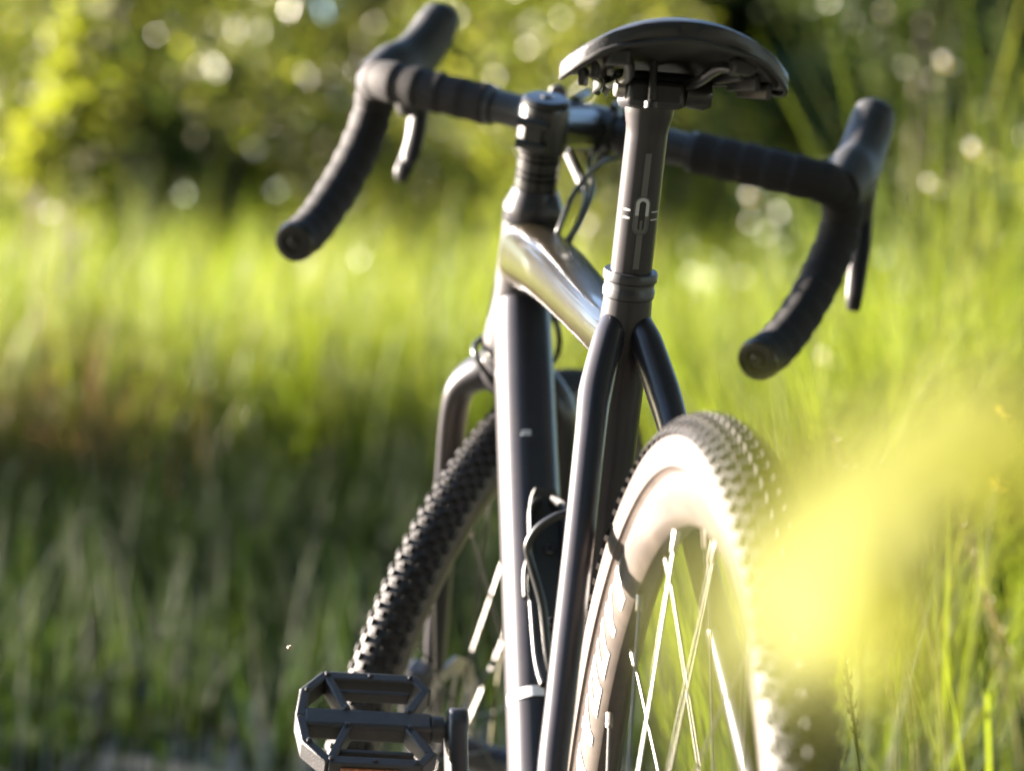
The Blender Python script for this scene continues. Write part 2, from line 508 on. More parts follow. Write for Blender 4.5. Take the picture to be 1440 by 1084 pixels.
field('verge_grass', 'low grass round the wheels of the bicycle', 9000, (0.8, 4.6), (-2.2, 2.4), (0.03, 0.13), (0.002, 0.006), 'grass_shade', 0.6,
      keep=lambda D, s: (np.abs(s - 0.2) > 0.45) | (rng.random(len(D)) < 0.15))
field('dry_meadow_grass', 'dry tan and reddish grass at the left edge of the meadow', 600, (8.2, 9.6), (0.8, 2.9), (0.45, 0.80), (0.004, 0.010), 'dry', 0.6)
field('far_meadow_grass', 'meadow grass beyond the edges of the view', 9000, (2, 16), (-9, 9), (0.3, 0.8), (0.008, 0.016), 'grass', 0.5,
      keep=lambda D, s: np.abs(s) > 4.0)

# ------------------------------------------------------------------ bushes and shrubs
def leaf_cloud(centres, radii, n, size, squash=0.8, bright_dir=None):
    """n leaf-shaped faces spread through overlapping clumps."""
    k = rng.choice(len(centres), n, p=np.array(radii) ** 2 / np.sum(np.array(radii) ** 2))
    d = rng.normal(size=(n, 3)); d /= np.linalg.norm(d, axis=1)[:, None]
    r = np.array(radii)[k] * rng.uniform(0.25, 1.0, n) ** 0.5 * rng.uniform(0.85, 1.15, n)
    c = np.array(centres)[k] + d * r[:, None] * np.array([1, 1, squash])
    c[:, 2] = np.maximum(c[:, 2], 0.06)
    nrm = rng.normal(size=(n, 3)) + d * 0.5 + np.array([0, 0, 0.35]); nrm /= np.linalg.norm(nrm, axis=1)[:, None]
    a = np.cross(nrm, rng.normal(size=(n, 3))); a /= np.linalg.norm(a, axis=1)[:, None]
    b_ = np.cross(nrm, a)
    L = rng.uniform(*size, n)[:, None]; W = L * rng.uniform(0.38, 0.6, n)[:, None]
    v = np.stack([c - a * L * 0.5, c + b_ * W * 0.5 + nrm * L * 0.06, c + a * L * 0.5 - nrm * L * 0.08, c - b_ * W * 0.5 + nrm * L * 0.06], 1)
    return v.reshape(-1, 3), np.arange(n * 4).reshape(-1, 4)

def bush(name, label, cat, D, s, height, width, nleaf, leaf, mat, group=None, nclump=14, base=0.15, stems=7):
    x, y = ground_xy(D, s)
    root = empty(name, (x, y, 0))
    tag(root, label, cat, group)
    cs, rs = [], []
    for i in range(nclump):
        t = (i + 0.5) / nclump
        z = base * height + (1 - base) * height * (0.1 + 0.85 * t)
        env = math.sin(math.pi * min(1, 0.18 + 0.8 * t)) ** 0.6
        a = random.uniform(0, 6.283); q = random.uniform(0.1, 0.75) * width * 0.5 * env
        cs.append((q * math.cos(a), q * math.sin(a), z)); rs.append(width * random.uniform(0.16, 0.27))
    co, fc = leaf_cloud(cs, rs, nleaf, leaf)
    fast_mesh('crown', co, fc, mat, root)
    for i in range(stems):
        c = Vector(cs[(i * 2) % nclump])
        a = random.uniform(0, 6.283); r0 = 0.05 * width
        p0 = Vector((r0 * math.cos(a), r0 * math.sin(a), -0.05))
        mid = p0.lerp(c, 0.5) + Vector((random.uniform(-.1, .1), random.uniform(-.1, .1), 0.08 * height))
        mb = MB().tube([p0 + root.location, mid + root.location, c + root.location], [0.012 * height, 0.008 * height, 0.003 * height], n=7, sub=4)
        mb.build('stem', 'bark', root)
    return root

bush('hedge_bush', 'dark leafy bush at the left edge with a brown gap beneath', 'bush', 17.6, 2.6, 3.7, 2.6, 9000, (0.04, 0.09), 'leaf', 'bushes behind the meadow')
bush('hedge_bush', 'leafy bush behind the left handlebar drop', 'bush', 16.6, 1.0, 3.8, 2.5, 10000, (0.04, 0.09), 'leaf', 'bushes behind the meadow')
bush('hedge_bush', 'leafy bush full of bright specks behind the stem and saddle', 'bush', 15.2, -0.45, 3.7, 2.5, 10000, (0.04, 0.09), 'leaf', 'bushes behind the meadow')
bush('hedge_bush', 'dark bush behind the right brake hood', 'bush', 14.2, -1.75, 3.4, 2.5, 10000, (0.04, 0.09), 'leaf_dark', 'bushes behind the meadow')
bush('hedge_bush', 'bush beyond the right edge of the view', 'bush', 13.0, -3.6, 3.2, 2.6, 5000, (0.06, 0.12), 'leaf', 'bushes behind the meadow')
bush('hedge_bush', 'bush beyond the left edge of the view', 'bush', 19.2, 4.8, 3.4, 2.6, 4000, (0.06, 0.12), 'leaf', 'bushes behind the meadow')
for i, s in enumerate((-7, -3.9, -2.2, -0.1, 2.0, 4.6, 8.0)):
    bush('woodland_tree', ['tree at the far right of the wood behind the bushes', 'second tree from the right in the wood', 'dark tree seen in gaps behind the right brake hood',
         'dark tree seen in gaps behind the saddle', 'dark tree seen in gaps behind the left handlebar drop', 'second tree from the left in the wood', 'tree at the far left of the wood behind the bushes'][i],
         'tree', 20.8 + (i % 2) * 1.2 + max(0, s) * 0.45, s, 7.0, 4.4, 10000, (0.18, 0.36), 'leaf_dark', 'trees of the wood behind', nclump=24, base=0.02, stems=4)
bush('shrub', 'bright yellow-green leafy shrub at the left in front of the bush', 'shrub', 10.6, 1.58, 1.62, 0.62, 900, (0.05, 0.09), 'leaf_yellow', nclump=8, stems=5, base=0.55)
bush('shrub', 'yellow-green shrub standing at the right edge of the view', 'shrub', 7.0, -1.30, 1.40, 0.80, 2200, (0.015, 0.032), 'leaf_yellow', nclump=12, stems=6, base=0.2)
# unseen shrubs added to cast shade on the left of the meadow
bush('shade_shrub', 'unseen rounded shrub added outside the left edge to shade the grass', 'shrub', 9.2, 4.5, 1.2, 2.6, 3600, (0.05, 0.10), 'leaf', 'shrubs added to cast shade', base=0.02)
bush('shade_shrub', 'second unseen shrub added outside the left edge to shade the grass farther back', 'shrub', 11.2, 4.7, 1.05, 2.4, 2200, (0.05, 0.10), 'leaf', 'shrubs added to cast shade', base=0.02)

# one more added shade shrub, and unseen trees added to darken ambient light and reflections
bush('shade_shrub', 'third unseen shrub added outside the left edge to shade the grass nearest the path', 'shrub', 7.2, 4.4, 1.9, 2.4, 6000, (0.05, 0.10), 'leaf', 'shrubs added to cast shade', base=0.02)
for i, (D, s, lab) in enumerate(((-3.2, 1.2, 'added unseen tree behind the photographer on the left'), (-3.6, -1.6, 'added unseen tree straight behind the photographer'), (-2.2, -4.4, 'added unseen tree behind the photographer on the right'),
                                 (1.2, -5.8, 'added unseen tree on the shady side level with the bicycle'), (4.8, -6.4, 'added unseen tree on the shady side beside the meadow'), (8.6, -6.8, 'added unseen tree on the shady side near the wood'), (-1.9, 3.6, 'added unseen tree behind the photographer at the edge of the sunny gap'), (-2.6, 7.0, 'added unseen tree far behind the photographer on the left'), (-6.5, 3.0, 'unseen tree added in the second row behind the photographer on the left'), (-7.0, -0.8, 'unseen tree added in the second row behind the photographer'), (-6.0, -4.6, 'unseen tree added in the second row behind the photographer on the right'))):
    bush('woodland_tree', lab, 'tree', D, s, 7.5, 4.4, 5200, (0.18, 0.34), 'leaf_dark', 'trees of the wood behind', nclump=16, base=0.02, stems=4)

def canopy_blocker(label, D, s, reach, z0, z1, nleaf):  # unseen tree added so its wide crown blocks sky light from above
    x, y = ground_xy(D, s)
    root = empty('sky_block_tree', (x, y, 0)); tag(root, label, 'tree')
    cs, rs = [], []
    for i in range(34):
        a = i * 2.399; q = reach * math.sqrt((i + 0.5) / 34)
        cs.append((q * math.cos(a), q * math.sin(a), random.uniform(z0 + 0.8, z1 - 0.6) - 0.03 * q)); rs.append(random.uniform(0.9, 1.4))
    co, fc = leaf_cloud(cs, rs, nleaf, (0.16, 0.30), squash=0.6)
    fast_mesh('crown', co, fc, 'leaf_dark', root)
    o = root.location
    MB().tube([o + Vector((0, 0, -0.1)), o + Vector((0.05, 0, 1.5)), o + Vector((0, 0.1, z0)), o + Vector((0, 0, z1 - 0.5))], [0.34, 0.24, 0.19, 0.05], n=14, sub=5).build('trunk', 'bark', root)
    for i in range(3, 34, 4):
        c = Vector(cs[i]) + o
        st = o + Vector((0, 0, z0 * random.uniform(0.8, 1.0)))
        MB().tube([st, st.lerp(c, 0.5) + Vector((0, 0, 0.35)), c], [0.10, 0.06, 0.02], n=8, sub=4).build('limb', 'bark', root)
    return root
canopy_blocker('unseen tree added to block sky light over the path behind the photographer', -1.6, -3.6, 5.2, 4.0, 7.0, 9000)
canopy_blocker('unseen tree added on the shady side to block sky light over the bicycle', 3.6, -4.6, 4.6, 4.2, 7.0, 8000)

# ================================================================== BICYCLE
RW = 0.355
HA = R(70.125)
AX = Vector((-math.cos(HA), 0, math.sin(HA)))
HT = Vector((0.791, 0, 0.8294))
STEER = Matrix.Rotation(-R(29.11), 3, AX)
def S(v): return HT + STEER @ (Vector(v) - HT)
BB = Vector((0.43, 0, 0.292))
ST = Vector((0.3056, 0, 0.7836))
SD = (ST - BB).normalized()

bike = empty('bicycle', (0, 0, 0))
tag(bike, 'dark gravel bicycle with drop handlebar standing on the grass', 'bicycle')
frame = empty('frame', BB, bike)

# --- frame
MB().tube([BB - SD * 0.01, BB + SD * 0.12, ST - SD * 0.16, ST - SD * 0.07, ST - SD * 0.03, ST - SD * 0.008], [0.019, 0.0175, 0.0168, 0.0172, 0.0168, 0.0155], n=32, sub=4).build('seat_tube', 'paint', frame)
hb = HT - AX * 0.118
MB().lathe(HT, -AX, [(0.0, 0.0232), (0.004, 0.0238), (0.02, 0.0235), (0.05, 0.0240), (0.085, 0.0262), (0.108, 0.0285), (0.116, 0.0288), (0.118, 0.0275)], n=40).build('head_tube', 'paint', frame)
t0, t1 = HT - AX * 0.034, ST - SD * 0.047
tt = [t0 + Vector((-0.002, 0, 0)), t0.lerp(t1, 0.10) + Vector((0, 0, 0.003)), t0.lerp(t1, 0.35) + Vector((0, 0, 0.006)), t0.lerp(t1, 0.7) + Vector((0, 0, 0.003)), t0.lerp(t1, 0.93), t1 + Vector((0.004, 0, 0))]
MB().tube(tt, [(0.0235, 0.029), (0.0235, 0.026), (0.0235, 0.0215), (0.0200, 0.0175), (0.0165, 0.0165), (0.0145, 0.018)], n=36, side=(0, 1, 0), sub=5, exp=2.9).build('top_tube', 'paint_olive', frame)
d0, d1 = HT - AX * 0.078, BB + Vector((0.012, 0, 0.01))
DT = (d1 - d0).normalized()
MB().tube([d0, d0.lerp(d1, 0.08), d0.lerp(d1, 0.3), d0.lerp(d1, 0.7), d1], [(0.0225, 0.030), (0.0232, 0.0265), (0.0236, 0.0245), (0.0238, 0.0240), (0.026, 0.024)], n=40, side=(0, 1, 0), sub=5, exp=2.35).build('down_tube', 'paint', frame)
MB().lathe(BB - Vector((0, 0.036, 0)), (0, 1, 0), [(0, 0.021), (0.002, 0.0235), (0.070, 0.0235), (0.072, 0.021)], n=36).build('bottom_bracket_shell', 'paint', frame)
for s in (1, -1):
    pts = [Vector((x, s * y, z)) for x, y, z in ((0.318, 0.0050, 0.760), (0.300, 0.0125, 0.741), (0.275, 0.0225, 0.708), (0.25, 0.0280, 0.680), (0.2, 0.0385, 0.613), (0.125, 0.0545, 0.527), (0.08, 0.063, 0.473), (0.004, 0.068, 0.385))]
    MB().tube(pts, [(0.0070, 0.009), (0.0105, 0.0125), (0.0110, 0.0122), (0.0100, 0.0104), (0.0096, 0.0098), (0.0092, 0.0092), (0.009, 0.009), (0.0086, 0.0086)], n=24, sub=5).build('seat_stay', 'paint', frame)
    a = BB + Vector((-0.016, s * 0.022, -0.004)); e = Vector((0.012, s * 0.066, 0.352))
    MB().tube([a, a.lerp(e, 0.25) + Vector((0, s * 0.006, -0.006)), a.lerp(e, 0.6), e], [(0.011, 0.016), (0.0105, 0.013), (0.0095, 0.011), (0.009, 0.0095)], n=20, sub=5).build('chain_stay', 'paint', frame)
    MB().prism([Vector((-0.014, s * 0.066 - 0.003, 0.343)), Vector((0.014, s * 0.066 - 0.003, 0.338)), Vector((0.022, s * 0.066 - 0.003, 0.36)), Vector((0.012, s * 0.066 - 0.003, 0.392)), Vector((-0.004, s * 0.066 - 0.003, 0.392)), Vector((-0.016, s * 0.066 - 0.003, 0.362))], (0, 0.006, 0)).build('dropout', 'paint', frame, bevel=0.001)
# printed marks and the sticker on the down tube
e_back = Vector((-DT.z, 0, DT.x)); e_back = e_back if e_back.x < 0 else -e_back
def dt_point(py):                                # distance along the down tube whose image row is py
    lo, hi = 0.0, (d1 - d0).length
    for _ in range(40):
        mid = (lo + hi) / 2
        if project(d0 + DT * mid)[1] < py: lo = mid
        else: hi = mid
    return lo
h1 = dt_point(995); h2 = dt_point(1068); h3 = dt_point(636)
on_tube(d0, DT, 0.0246, [[(0.030, h1 - 0.004), (-0.001, h1 - 0.004), (-0.001, h1 + 0.005), (0.030, h1 + 0.005)]], lift=0.0012).build('printed_band', 'white_print', frame)
on_tube(d0, DT, 0.0246, [[(0.008, h3 - 0.003), (0.001, h3 - 0.003), (0.001, h3 - 0.0015), (0.008, h3 - 0.0015)], [(0.009, h3), (0.001, h3), (0.001, h3 + 0.0016), (0.009, h3 + 0.0016)]], lift=0.0012).build('printed_mark', 'white_print', frame)
st_ = on_tube(d0, DT, 0.0246, [[(0.001, h2 - 0.014), (-0.024, h2 - 0.014), (-0.024, h2 + 0.03), (0.001, h2 + 0.03)]], lift=0.0012).build('sticker', 'white_print', frame)

# --- seat clamp
cl_ = MB().lathe(ST - SD * 0.014, SD, [(0, 0.0160), (0.001, 0.0170), (0.006, 0.0172), (0.007, 0.0165), (0.011, 0.0165), (0.012, 0.0178), (0.0165, 0.0180), (0.018, 0.0172), (0.018, 0.0140)], n=40).build('seat_clamp', 'anod', bike)
MB().lathe(ST - SD * 0.004 + Vector((0.017, 0.010, 0)), (0, -1, 0), [(0, 0.0035), (0.002, 0.004), (0.018, 0.004), (0.02, 0.0035)], n=16).build('bolt', 'steel', cl_)

# --- seatpost with its printed logo
PR = 0.0136
post_top = ST + SD * 0.112
post = MB().lathe(ST - SD * 0.05, SD, [(0, PR), (0.145, PR), (0.150, PR + 0.0004), (0.158, PR + 0.0022), (0.170, PR + 0.0030), (0.176, PR + 0.001)], n=40).build('seatpost', 'paint', bike)
def post_h(py):
    lo, hi = 0.0, 0.2
    for _ in range(40):
        mid = (lo + hi) / 2
        if project(ST + SD * mid)[1] > py: lo = mid
        else: hi = mid
    return lo
hl = post_h(297)
uc = -0.0005
def pill(w0, w1, hh0, hh1, y0, y1, segs=10):
    """ring pieces of an upright pill outline between widths w1 (inside) and w0 (outside), cut to rows y0..y1"""
    q = []
    def outline(w, hh):
        pts = []
        for i in range(segs + 1):
            a = math.pi * i / segs
            pts.append((w * math.cos(a), hh + w * math.sin(a)))
        for i in range(segs + 1):
            a = math.pi + math.pi * i / segs
            pts.append((w * math.cos(a), -hh + w * math.sin(a)))
        return pts
    A, B = outline(w0, hh0), outline(w1, hh1)
    n = len(A)
    for i in range(n):
        j = (i + 1) % n
        cy = (A[i][1] + A[j][1]) / 2
        if A[i][0] * A[j][0] > 0 and abs(A[i][1] - A[j][1]) > hh0:      # long straight side: cut it
            for t0_, t1_ in ((0, .25), (.25, .5), (.5, .75), (.75, 1)):
                f = lambda P, Q, t: (P[0] + (Q[0] - P[0]) * t, P[1] + (Q[1] - P[1]) * t)
                c = (f(A[i], A[j], t0_), f(A[i], A[j], t1_), f(B[i], B[j], t1_), f(B[i], B[j], t0_))
                cy = (c[0][1] + c[1][1]) / 2
                if y0 <= cy <= y1: q.append([(uc + x, hl + y) for x, y in c])
        elif y0 <= cy <= y1:
            q.append([(uc + x, hl + y) for x, y in (A[i], A[j], B[j], B[i])])
    return q
on_tube(ST, SD, PR, pill(0.0052, 0.0046, 0.0076, 0.0076, -1, 1), step=0.01).build('logo_outline', 'grey_print', post)
on_tube(ST, SD, PR, pill(0.0043, 0.0021, 0.0076, 0.0076, 0.0, 1), step=0.01).build('logo', 'lightgrey_print', post)
on_tube(ST, SD, PR, pill(0.0043, 0.0021, 0.0076, 0.0076, -1, 0.0) + [[(uc + .0008, hl - .010), (uc - .0008, hl - .010), (uc - .0008, hl - .003), (uc + .0008, hl - .003)]], step=0.01).build('logo', 'grey_print', post)
hs = post_h(210)
on_tube(ST, SD, PR, [[(uc + .0019, hl + .0128), (uc - .0019, hl + .0128), (uc - .0019, hs), (uc + .0019, hs)]]).build('stripe', 'grey_print', post)
on_tube(ST, SD, PR, [[(uc + .0019, 0.008), (uc - .0019, 0.008), (uc - .0019, hl - .0128), (uc + .0019, hl - .0128)]]).build('stripe', 'grey_print', post)
for dh in (0.0022, -0.0030):
    on_tube(ST, SD, PR, [[(uc + .0125, hl + dh), (uc + .0075, hl + dh), (uc + .0075, hl + dh + .0014), (uc + .0125, hl + dh + .0014)]]).build('scale_mark', 'white_print', post)
    on_tube(ST, SD, PR, [[(uc - .0065, hl + dh), (uc - .0125, hl + dh), (uc - .0125, hl + dh + .0008), (uc - .0065, hl + dh + .0008)]]).build('scale_mark', 'lightgrey_print', post)
# saddle clamp head
hd = ST + SD * 0.118
fwd = Vector((1, 0, 0.02)).normalized()
upv = Vector((-0.02, 0, 1))
head = MB().box(hd + upv * 0.002, fwd * 0.021, Vector((0, 0.019, 0)), upv * 0.009).build('clamp_head', 'anod', post, bevel=0.004)
MB().tube([hd + upv * 0.011 - Vector((0, 0.024, 0)), hd + upv * 0.011 + Vector((0, 0.024, 0))], [(0.016, 0.006)] * 2, n=20, side=fwd, exp=3).build('clamp_plate', 'anod_gloss', post, bevel=0.002)
MB().lathe(hd + Vector((-0.012, 0.020, 0.004)), (0, 1, 0), [(0, 0.006), (0.005, 0.006), (0.006, 0.005)], n=16).build('bolt', 'steel', post)
MB().lathe(hd + Vector((-0.012, -0.020, 0.004)), (0, -1, 0), [(0, 0.009), (0.012, 0.011), (0.016, 0.009)], n=16).build('bolt', 'anod_gloss', post)
MB().lathe(hd + Vector((-0.026, 0.004, -0.008)), (0, 0, 1), [(0, 0.0045), (0.004, 0.0045), (0.005, 0.0026), (0.03, 0.0026)], n=14).build('bolt', 'anod', post)

# --- saddle
saddle = empty('saddle', hd + Vector((0, 0, 0.02)), bike)
SO = hd + Vector((0.0, 0, 0.016))
def saddle_pt(x, v, lift=0.0, inset=0.0):
    """x from tail (-0.115) to nose (0.150); v in -1..1 across; lift lowers, inset narrows."""
    t = (x + 0.118) / 0.268
    tail = math.sqrt(max(0.0, 1 - max(0, (0.17 - t) / 0.17) ** 2.4))
    w = 0.0
    pr = [(0, 0.0715), (0.12, 0.0725), (0.25, 0.066), (0.4, 0.046), (0.55, 0.029), (0.75, 0.021), (0.93, 0.018), (1.0, 0.010)]
    for (a, b_), (c, d) in zip(pr, pr[1:]):
        if a <= t <= c:
            k = (t - a) / (c - a); w = b_ + (d - b_) * k
    if t < 0: w = pr[0][1]
    w = max(0.001, w * tail - inset)
    yy = w * (v * 0.35 + 0.65 * math.sin(v * math.pi / 2))
    crown = 0.0215 + 0.003 * (max(0, 0.35 - t) / 0.35) ** 1.5 + 0.003 * max(0, t - 0.5)
    tz = crown - 0.031 * (abs(yy) / 0.0725) ** 2.1 - 0.012 * abs(v) ** 5 * max(0, min(1, (t - 0.3) / 0.25)) - 0.004 * max(0, 1 - abs(v) * 3) ** 2 * max(0, min(1, (t - 0.15) / 0.1, (0.85 - t) / 0.1))
    endd = 0.006 * (max(0, 0.10 - t) / 0.10) ** 2
    return SO + Vector((x, yy, tz - endd - lift - 0.045 * x))
xs_ = [-0.1178, -0.117, -0.115, -0.110, -0.102, -0.09, -0.075, -0.06, -0.04, -0.02, 0.0, 0.025, 0.05, 0.075, 0.10, 0.12, 0.135, 0.145, 0.150]
NV = 24
rings = []
for x in xs_:
    top = [saddle_pt(x, -1 + 2 * k / NV) for k in range(NV + 1)]
    low = [saddle_pt(x, 1 - 2 * k / NV, 0.0105 if 0 < k < NV else 0.0095, 0.004) for k in range(NV + 1)]
    # round the lower edge
    e1, e2 = top[-1] + Vector((0, 0.0008, -0.004)), top[0] + Vector((0, -0.0008, -0.004))
    e1b, e2b = top[-1] + Vector((0, 0.0004, -0.0085)), top[0] + Vector((0, -0.0004, -0.0085))
    rings.append(top + [e1, e1b] + low + [e2b, e2])
cover = MB().ring_loft(rings).build('cover', 'saddle', saddle, angle=60)
# seam piping round the lower edge of the cover
def edge_pt(x, s, dz=-0.0095):
    p = saddle_pt(x, s); return p + Vector((0, -0.0008 * s, dz))
seam = [edge_pt(x, 1) for x in reversed(xs_[3:-1])] + [edge_pt(-0.1176, v / 10, -0.0115) + Vector((-0.001, 0, 0)) for v in range(8, -9, -2)] + [edge_pt(x, -1) for x in xs_[3:-1]]
MB().tube(seam, 0.0016, n=8, sub=2).build('seam', 'plastic', saddle)
rings = []
for x in [-0.108, -0.10, -0.085, -0.06, -0.03, 0.0, 0.04, 0.08, 0.12, 0.14]:
    top = [saddle_pt(x, -1 + 2 * k / NV, 0.0110, 0.006) for k in range(NV + 1)]
    low = [saddle_pt(x, 1 - 2 * k / NV, 0.0138, 0.008) for k in range(NV + 1)]
    rings.append(top + low)
shell = MB().ring_loft(rings).build('shell', 'plastic', saddle, angle=60)
for k, v in enumerate((-0.82, -0.66, -0.5, 0.5, 0.66, 0.82)):
    p = saddle_pt(-0.085, v, 0.019, 0.006); q = saddle_pt(-0.04, v * 0.98, 0.019, 0.006)
    MB().bar(p, q, 0.004, 0.010, (0, 0, 1)).build('rib', 'plastic', shell, bevel=0.001)
for s in (1, -1):
    p = [saddle_pt(-0.092, 0.45 * s, 0.018, 0.0) + Vector((0, 0, -0.002)), SO + Vector((-0.074, s * 0.029, 0.001)), SO + Vector((-0.042, s * 0.0225, -0.006)), SO + Vector((0.0, s * 0.0215, -0.007)), SO + Vector((0.04, s * 0.0205, -0.006)), SO + Vector((0.085, s * 0.013, 0.000)), SO + Vector((0.120, s * 0.006, 0.003))]
    MB().tube(p, 0.0036, n=14, sub=6).build('rail', 'anod_gloss', saddle)
    MB().box(saddle_pt(-0.092, 0.45 * s, 0.018, 0.0), (0.011, 0, 0), (0, 0.007, 0), (0, 0, 0.005)).build('rail_socket', 'plastic', saddle, bevel=0.002)

# --- headset, spacers, stem
def SL(d):                                       # point on the steering axis d metres above the head tube
    return HT + AX * d
steer_group = empty('headset', HT, bike)
MB().lathe(SL(0.0006), AX, [(0, 0.0236), (0.003, 0.0245), (0.008, 0.0245), (0.013, 0.0222), (0.022, 0.0186), (0.0235, 0.0178)], n=40).build('headset_cover', 'paint', steer_group)
MB().lathe(SL(-0.0036), AX, [(0, 0.0240), (0.0008, 0.0246), (0.0036, 0.0246), (0.0042, 0.0240)], n=40).build('headset_cup', 'anod_gloss', steer_group)
z0 = 0.0245
for hgt in (0.010, 0.005, 0.010, 0.005):
    MB().lathe(SL(z0), AX, [(0, 0.0165), (0.0008, 0.0174), (hgt - 0.0012, 0.0174), (hgt - 0.0006, 0.0165)], n=36).build('spacer', 'anod_gloss', steer_group)
    z0 += hgt + 0.0003
stem = empty('stem', SL(z0), bike)
fS = STEER @ Vector((1, 0, 0)); fS = (fS - AX * fS.dot(AX)).normalized()       # steered forward, square to the axis
lS = STEER @ Vector((0, 1, 0))
CL = S(HT + AX * 0.055 + Vector((math.cos(R(4)), 0, math.sin(R(4)))) * 0.108 + Vector((0, 0, 0.024)))
MB().lathe(SL(z0), AX, [(0, 0.0185), (0.001, 0.0203), (0.036, 0.0203), (0.0385, 0.0192)], n=40).build('steerer_clamp', 'anod_gloss', stem)
cap = MB().lathe(SL(z0 + 0.0388), AX, [(0, 0.0180), (0.001, 0.0194), (0.003, 0.0194), (0.0055, 0.0172), (0.006, 0.0055), (0.0035, 0.0050)], n=36).build('top_cap', 'anod_gloss', stem)
MB().lathe(SL(z0 + 0.0420), AX, [(0, 0.0045), (0.0035, 0.0045), (0.004, 0.0038)], n=16).build('bolt', 'anod', cap)
cs_ = SL(z0 + 0.020)
MB().tube([cs_ + fS * 0.006, cs_.lerp(CL, 0.35), cs_.lerp(CL, 0.75), CL], [(0.0190, 0.0185), (0.0180, 0.0170), (0.0180, 0.0165), (0.0210, 0.0175)], n=28, side=lS, sub=4).build('extension', 'anod_gloss', stem)
MB().lathe(CL - lS * 0.023, lS, [(0, 0.0185), (0.001, 0.0198), (0.045, 0.0198), (0.046, 0.0185)], n=36).build('bar_clamp', 'anod_gloss', stem)
for dh in (0.009, 0.027):
    MB().lathe(SL(z0 + dh) - fS * 0.021 + lS * 0.013, -lS, [(0, 0.0042), (0.024, 0.0042), (0.026, 0.0036)], n=14).build('bolt', 'anod_gloss', stem)
MB().bar(SL(z0 + 0.004) - fS * 0.0195, SL(z0 + 0.033) - fS * 0.0195, 0.016, 0.006, fS).build('clamp_ear', 'anod_gloss', stem, bevel=0.0015)
for s in (1, -1):
    for q in (1, -1):
        uu = STEER @ Vector((0, 0, 1))
        MB().lathe(CL + lS * (0.017 * s) + uu * (0.0215 * q) - fS * 0.006, fS, [(0, 0.0040), (0.026, 0.0040), (0.028, 0.0032)], n=12).build('bolt', 'anod_gloss', stem)
# small mounting bracket with a hole, clamped beside the stem
brk = MB()
uS = lS.cross(fS) * -1
uS = uS if uS.z > 0 else -uS
bc = CL + lS * 0.030 + uS * 0.013
ring = []
for k in range(16):
    a = math.pi * k / 15
    ring.append((0.0075 * math.cos(a), 0.0125 + 0.0075 * math.sin(a)))
outl = [(0.011, -0.004)] + ring + [(-0.011, -0.004)]
brk.prism([bc + lS * a + uS * b_ - fS * 0.010 for a, b_ in outl], fS * 0.004)
bk = brk.build('bracket', 'anod', stem, bevel=0.0008)
MB().lathe(bc + uS * 0.0125 - fS * 0.0108, fS, [(0, 0.0035), (0.0056, 0.0035)], n=16).build('bracket_hole_disc', 'dark_fill', stem)  # dark disc standing in for the hole
MB().tube([CL - lS * 0.030, CL - lS * 0.044], 0.0185, n=28).build('accessory_clamp', 'plastic', stem, bevel=0.001)
MB().box(CL - lS * 0.037 + uS * 0.020, lS * 0.009, fS * 0.010, uS * 0.006).build('accessory_mount', 'plastic', stem, bevel=0.002)

# --- handlebar
HR = R(3.99)
CLU = HT + AX * 0.055 + Vector((math.cos(R(4)), 0, math.sin(R(4)))) * 0.108 + Vector((0, 0, 0.024))
def BAR(l, fw, up):
    return S(CLU + Vector((fw * math.cos(HR) - up * math.sin(HR), l, fw * math.sin(HR) + up * math.cos(HR))))
hbar = empty('handlebar', CL, bike)
MB().tube([BAR(-0.100, 0, 0), BAR(-0.066, 0, 0), BAR(-0.05, 0, 0), BAR(0.05, 0, 0), BAR(0.066, 0, 0), BAR(0.100, 0, 0)], [0.0132, 0.0145, 0.0158, 0.0158, 0.0145, 0.0132], n=32, sub=3).build('bar_tube', 'anod', hbar)
for k in range(6):
    MB().lathe(BAR(-0.052 - 0.0022 * k, 0, 0), lS, [(-0.0006, 0.0152), (-0.0004, 0.0166), (0.0004, 0.0166), (0.0006, 0.0152)], n=28).build('clamp_mark', 'anod_gloss', hbar)
for s in (1, -1):
    path = [(0.094, 0, 0), (0.13, 0, 0), (0.165, 0.0005, 0), (0.188, 0.004, 0.0), (0.204, 0.015, -0.001), (0.213, 0.034, -0.007), (0.216, 0.046, -0.026), (0.216, 0.040, -0.052), (0.215, 0.020, -0.083), (0.213, -0.012, -0.113), (0.210, -0.046, -0.135), (0.207, -0.080, -0.146)]
    P3 = [BAR(l * s, f, u_) for l, f, u_ in path]
    # overlapping turns of tape: each turn starts proud and tapers under the next
    PP, VV = catmull(P3, [0.0166] * len(P3), 14)
    acc = 0.0; rr = []
    for i, p in enumerate(PP):
        if i: acc += (p - PP[i - 1]).length
        ph = (acc / 0.021) % 1.0
        rr.append(0.0165 + 0.0016 * (1 - ph) * (1 if ph > 0.08 else ph / 0.08))
    MB().tube(PP, rr, n=28).build('bar_tape', 'tape', hbar, angle=60)
    MB().lathe(BAR(0.088 * s, 0, 0), lS * s, [(0, 0.0150), (0.0008, 0.0166), (0.017, 0.0170), (0.018, 0.016)], n=28).build('finishing_tape', 'anod', hbar)
    endd = (P3[-1] - P3[-2]).normalized()
    pl_ = MB().lathe(P3[-1], endd, [(-0.003, 0.0165), (0.0012, 0.0172), (0.0035, 0.0165), (0.0048, 0.0140), (0.0046, 0.0085), (0.0022, 0.0075)], n=28).build('end_plug', 'plug', hbar)
    MB().lathe(P3[-1] + endd * 0.002, endd, [(0, 0.0050), (0.002, 0.0050), (0.0026, 0.004)], n=14).build('plug_screw', 'plug', pl_)

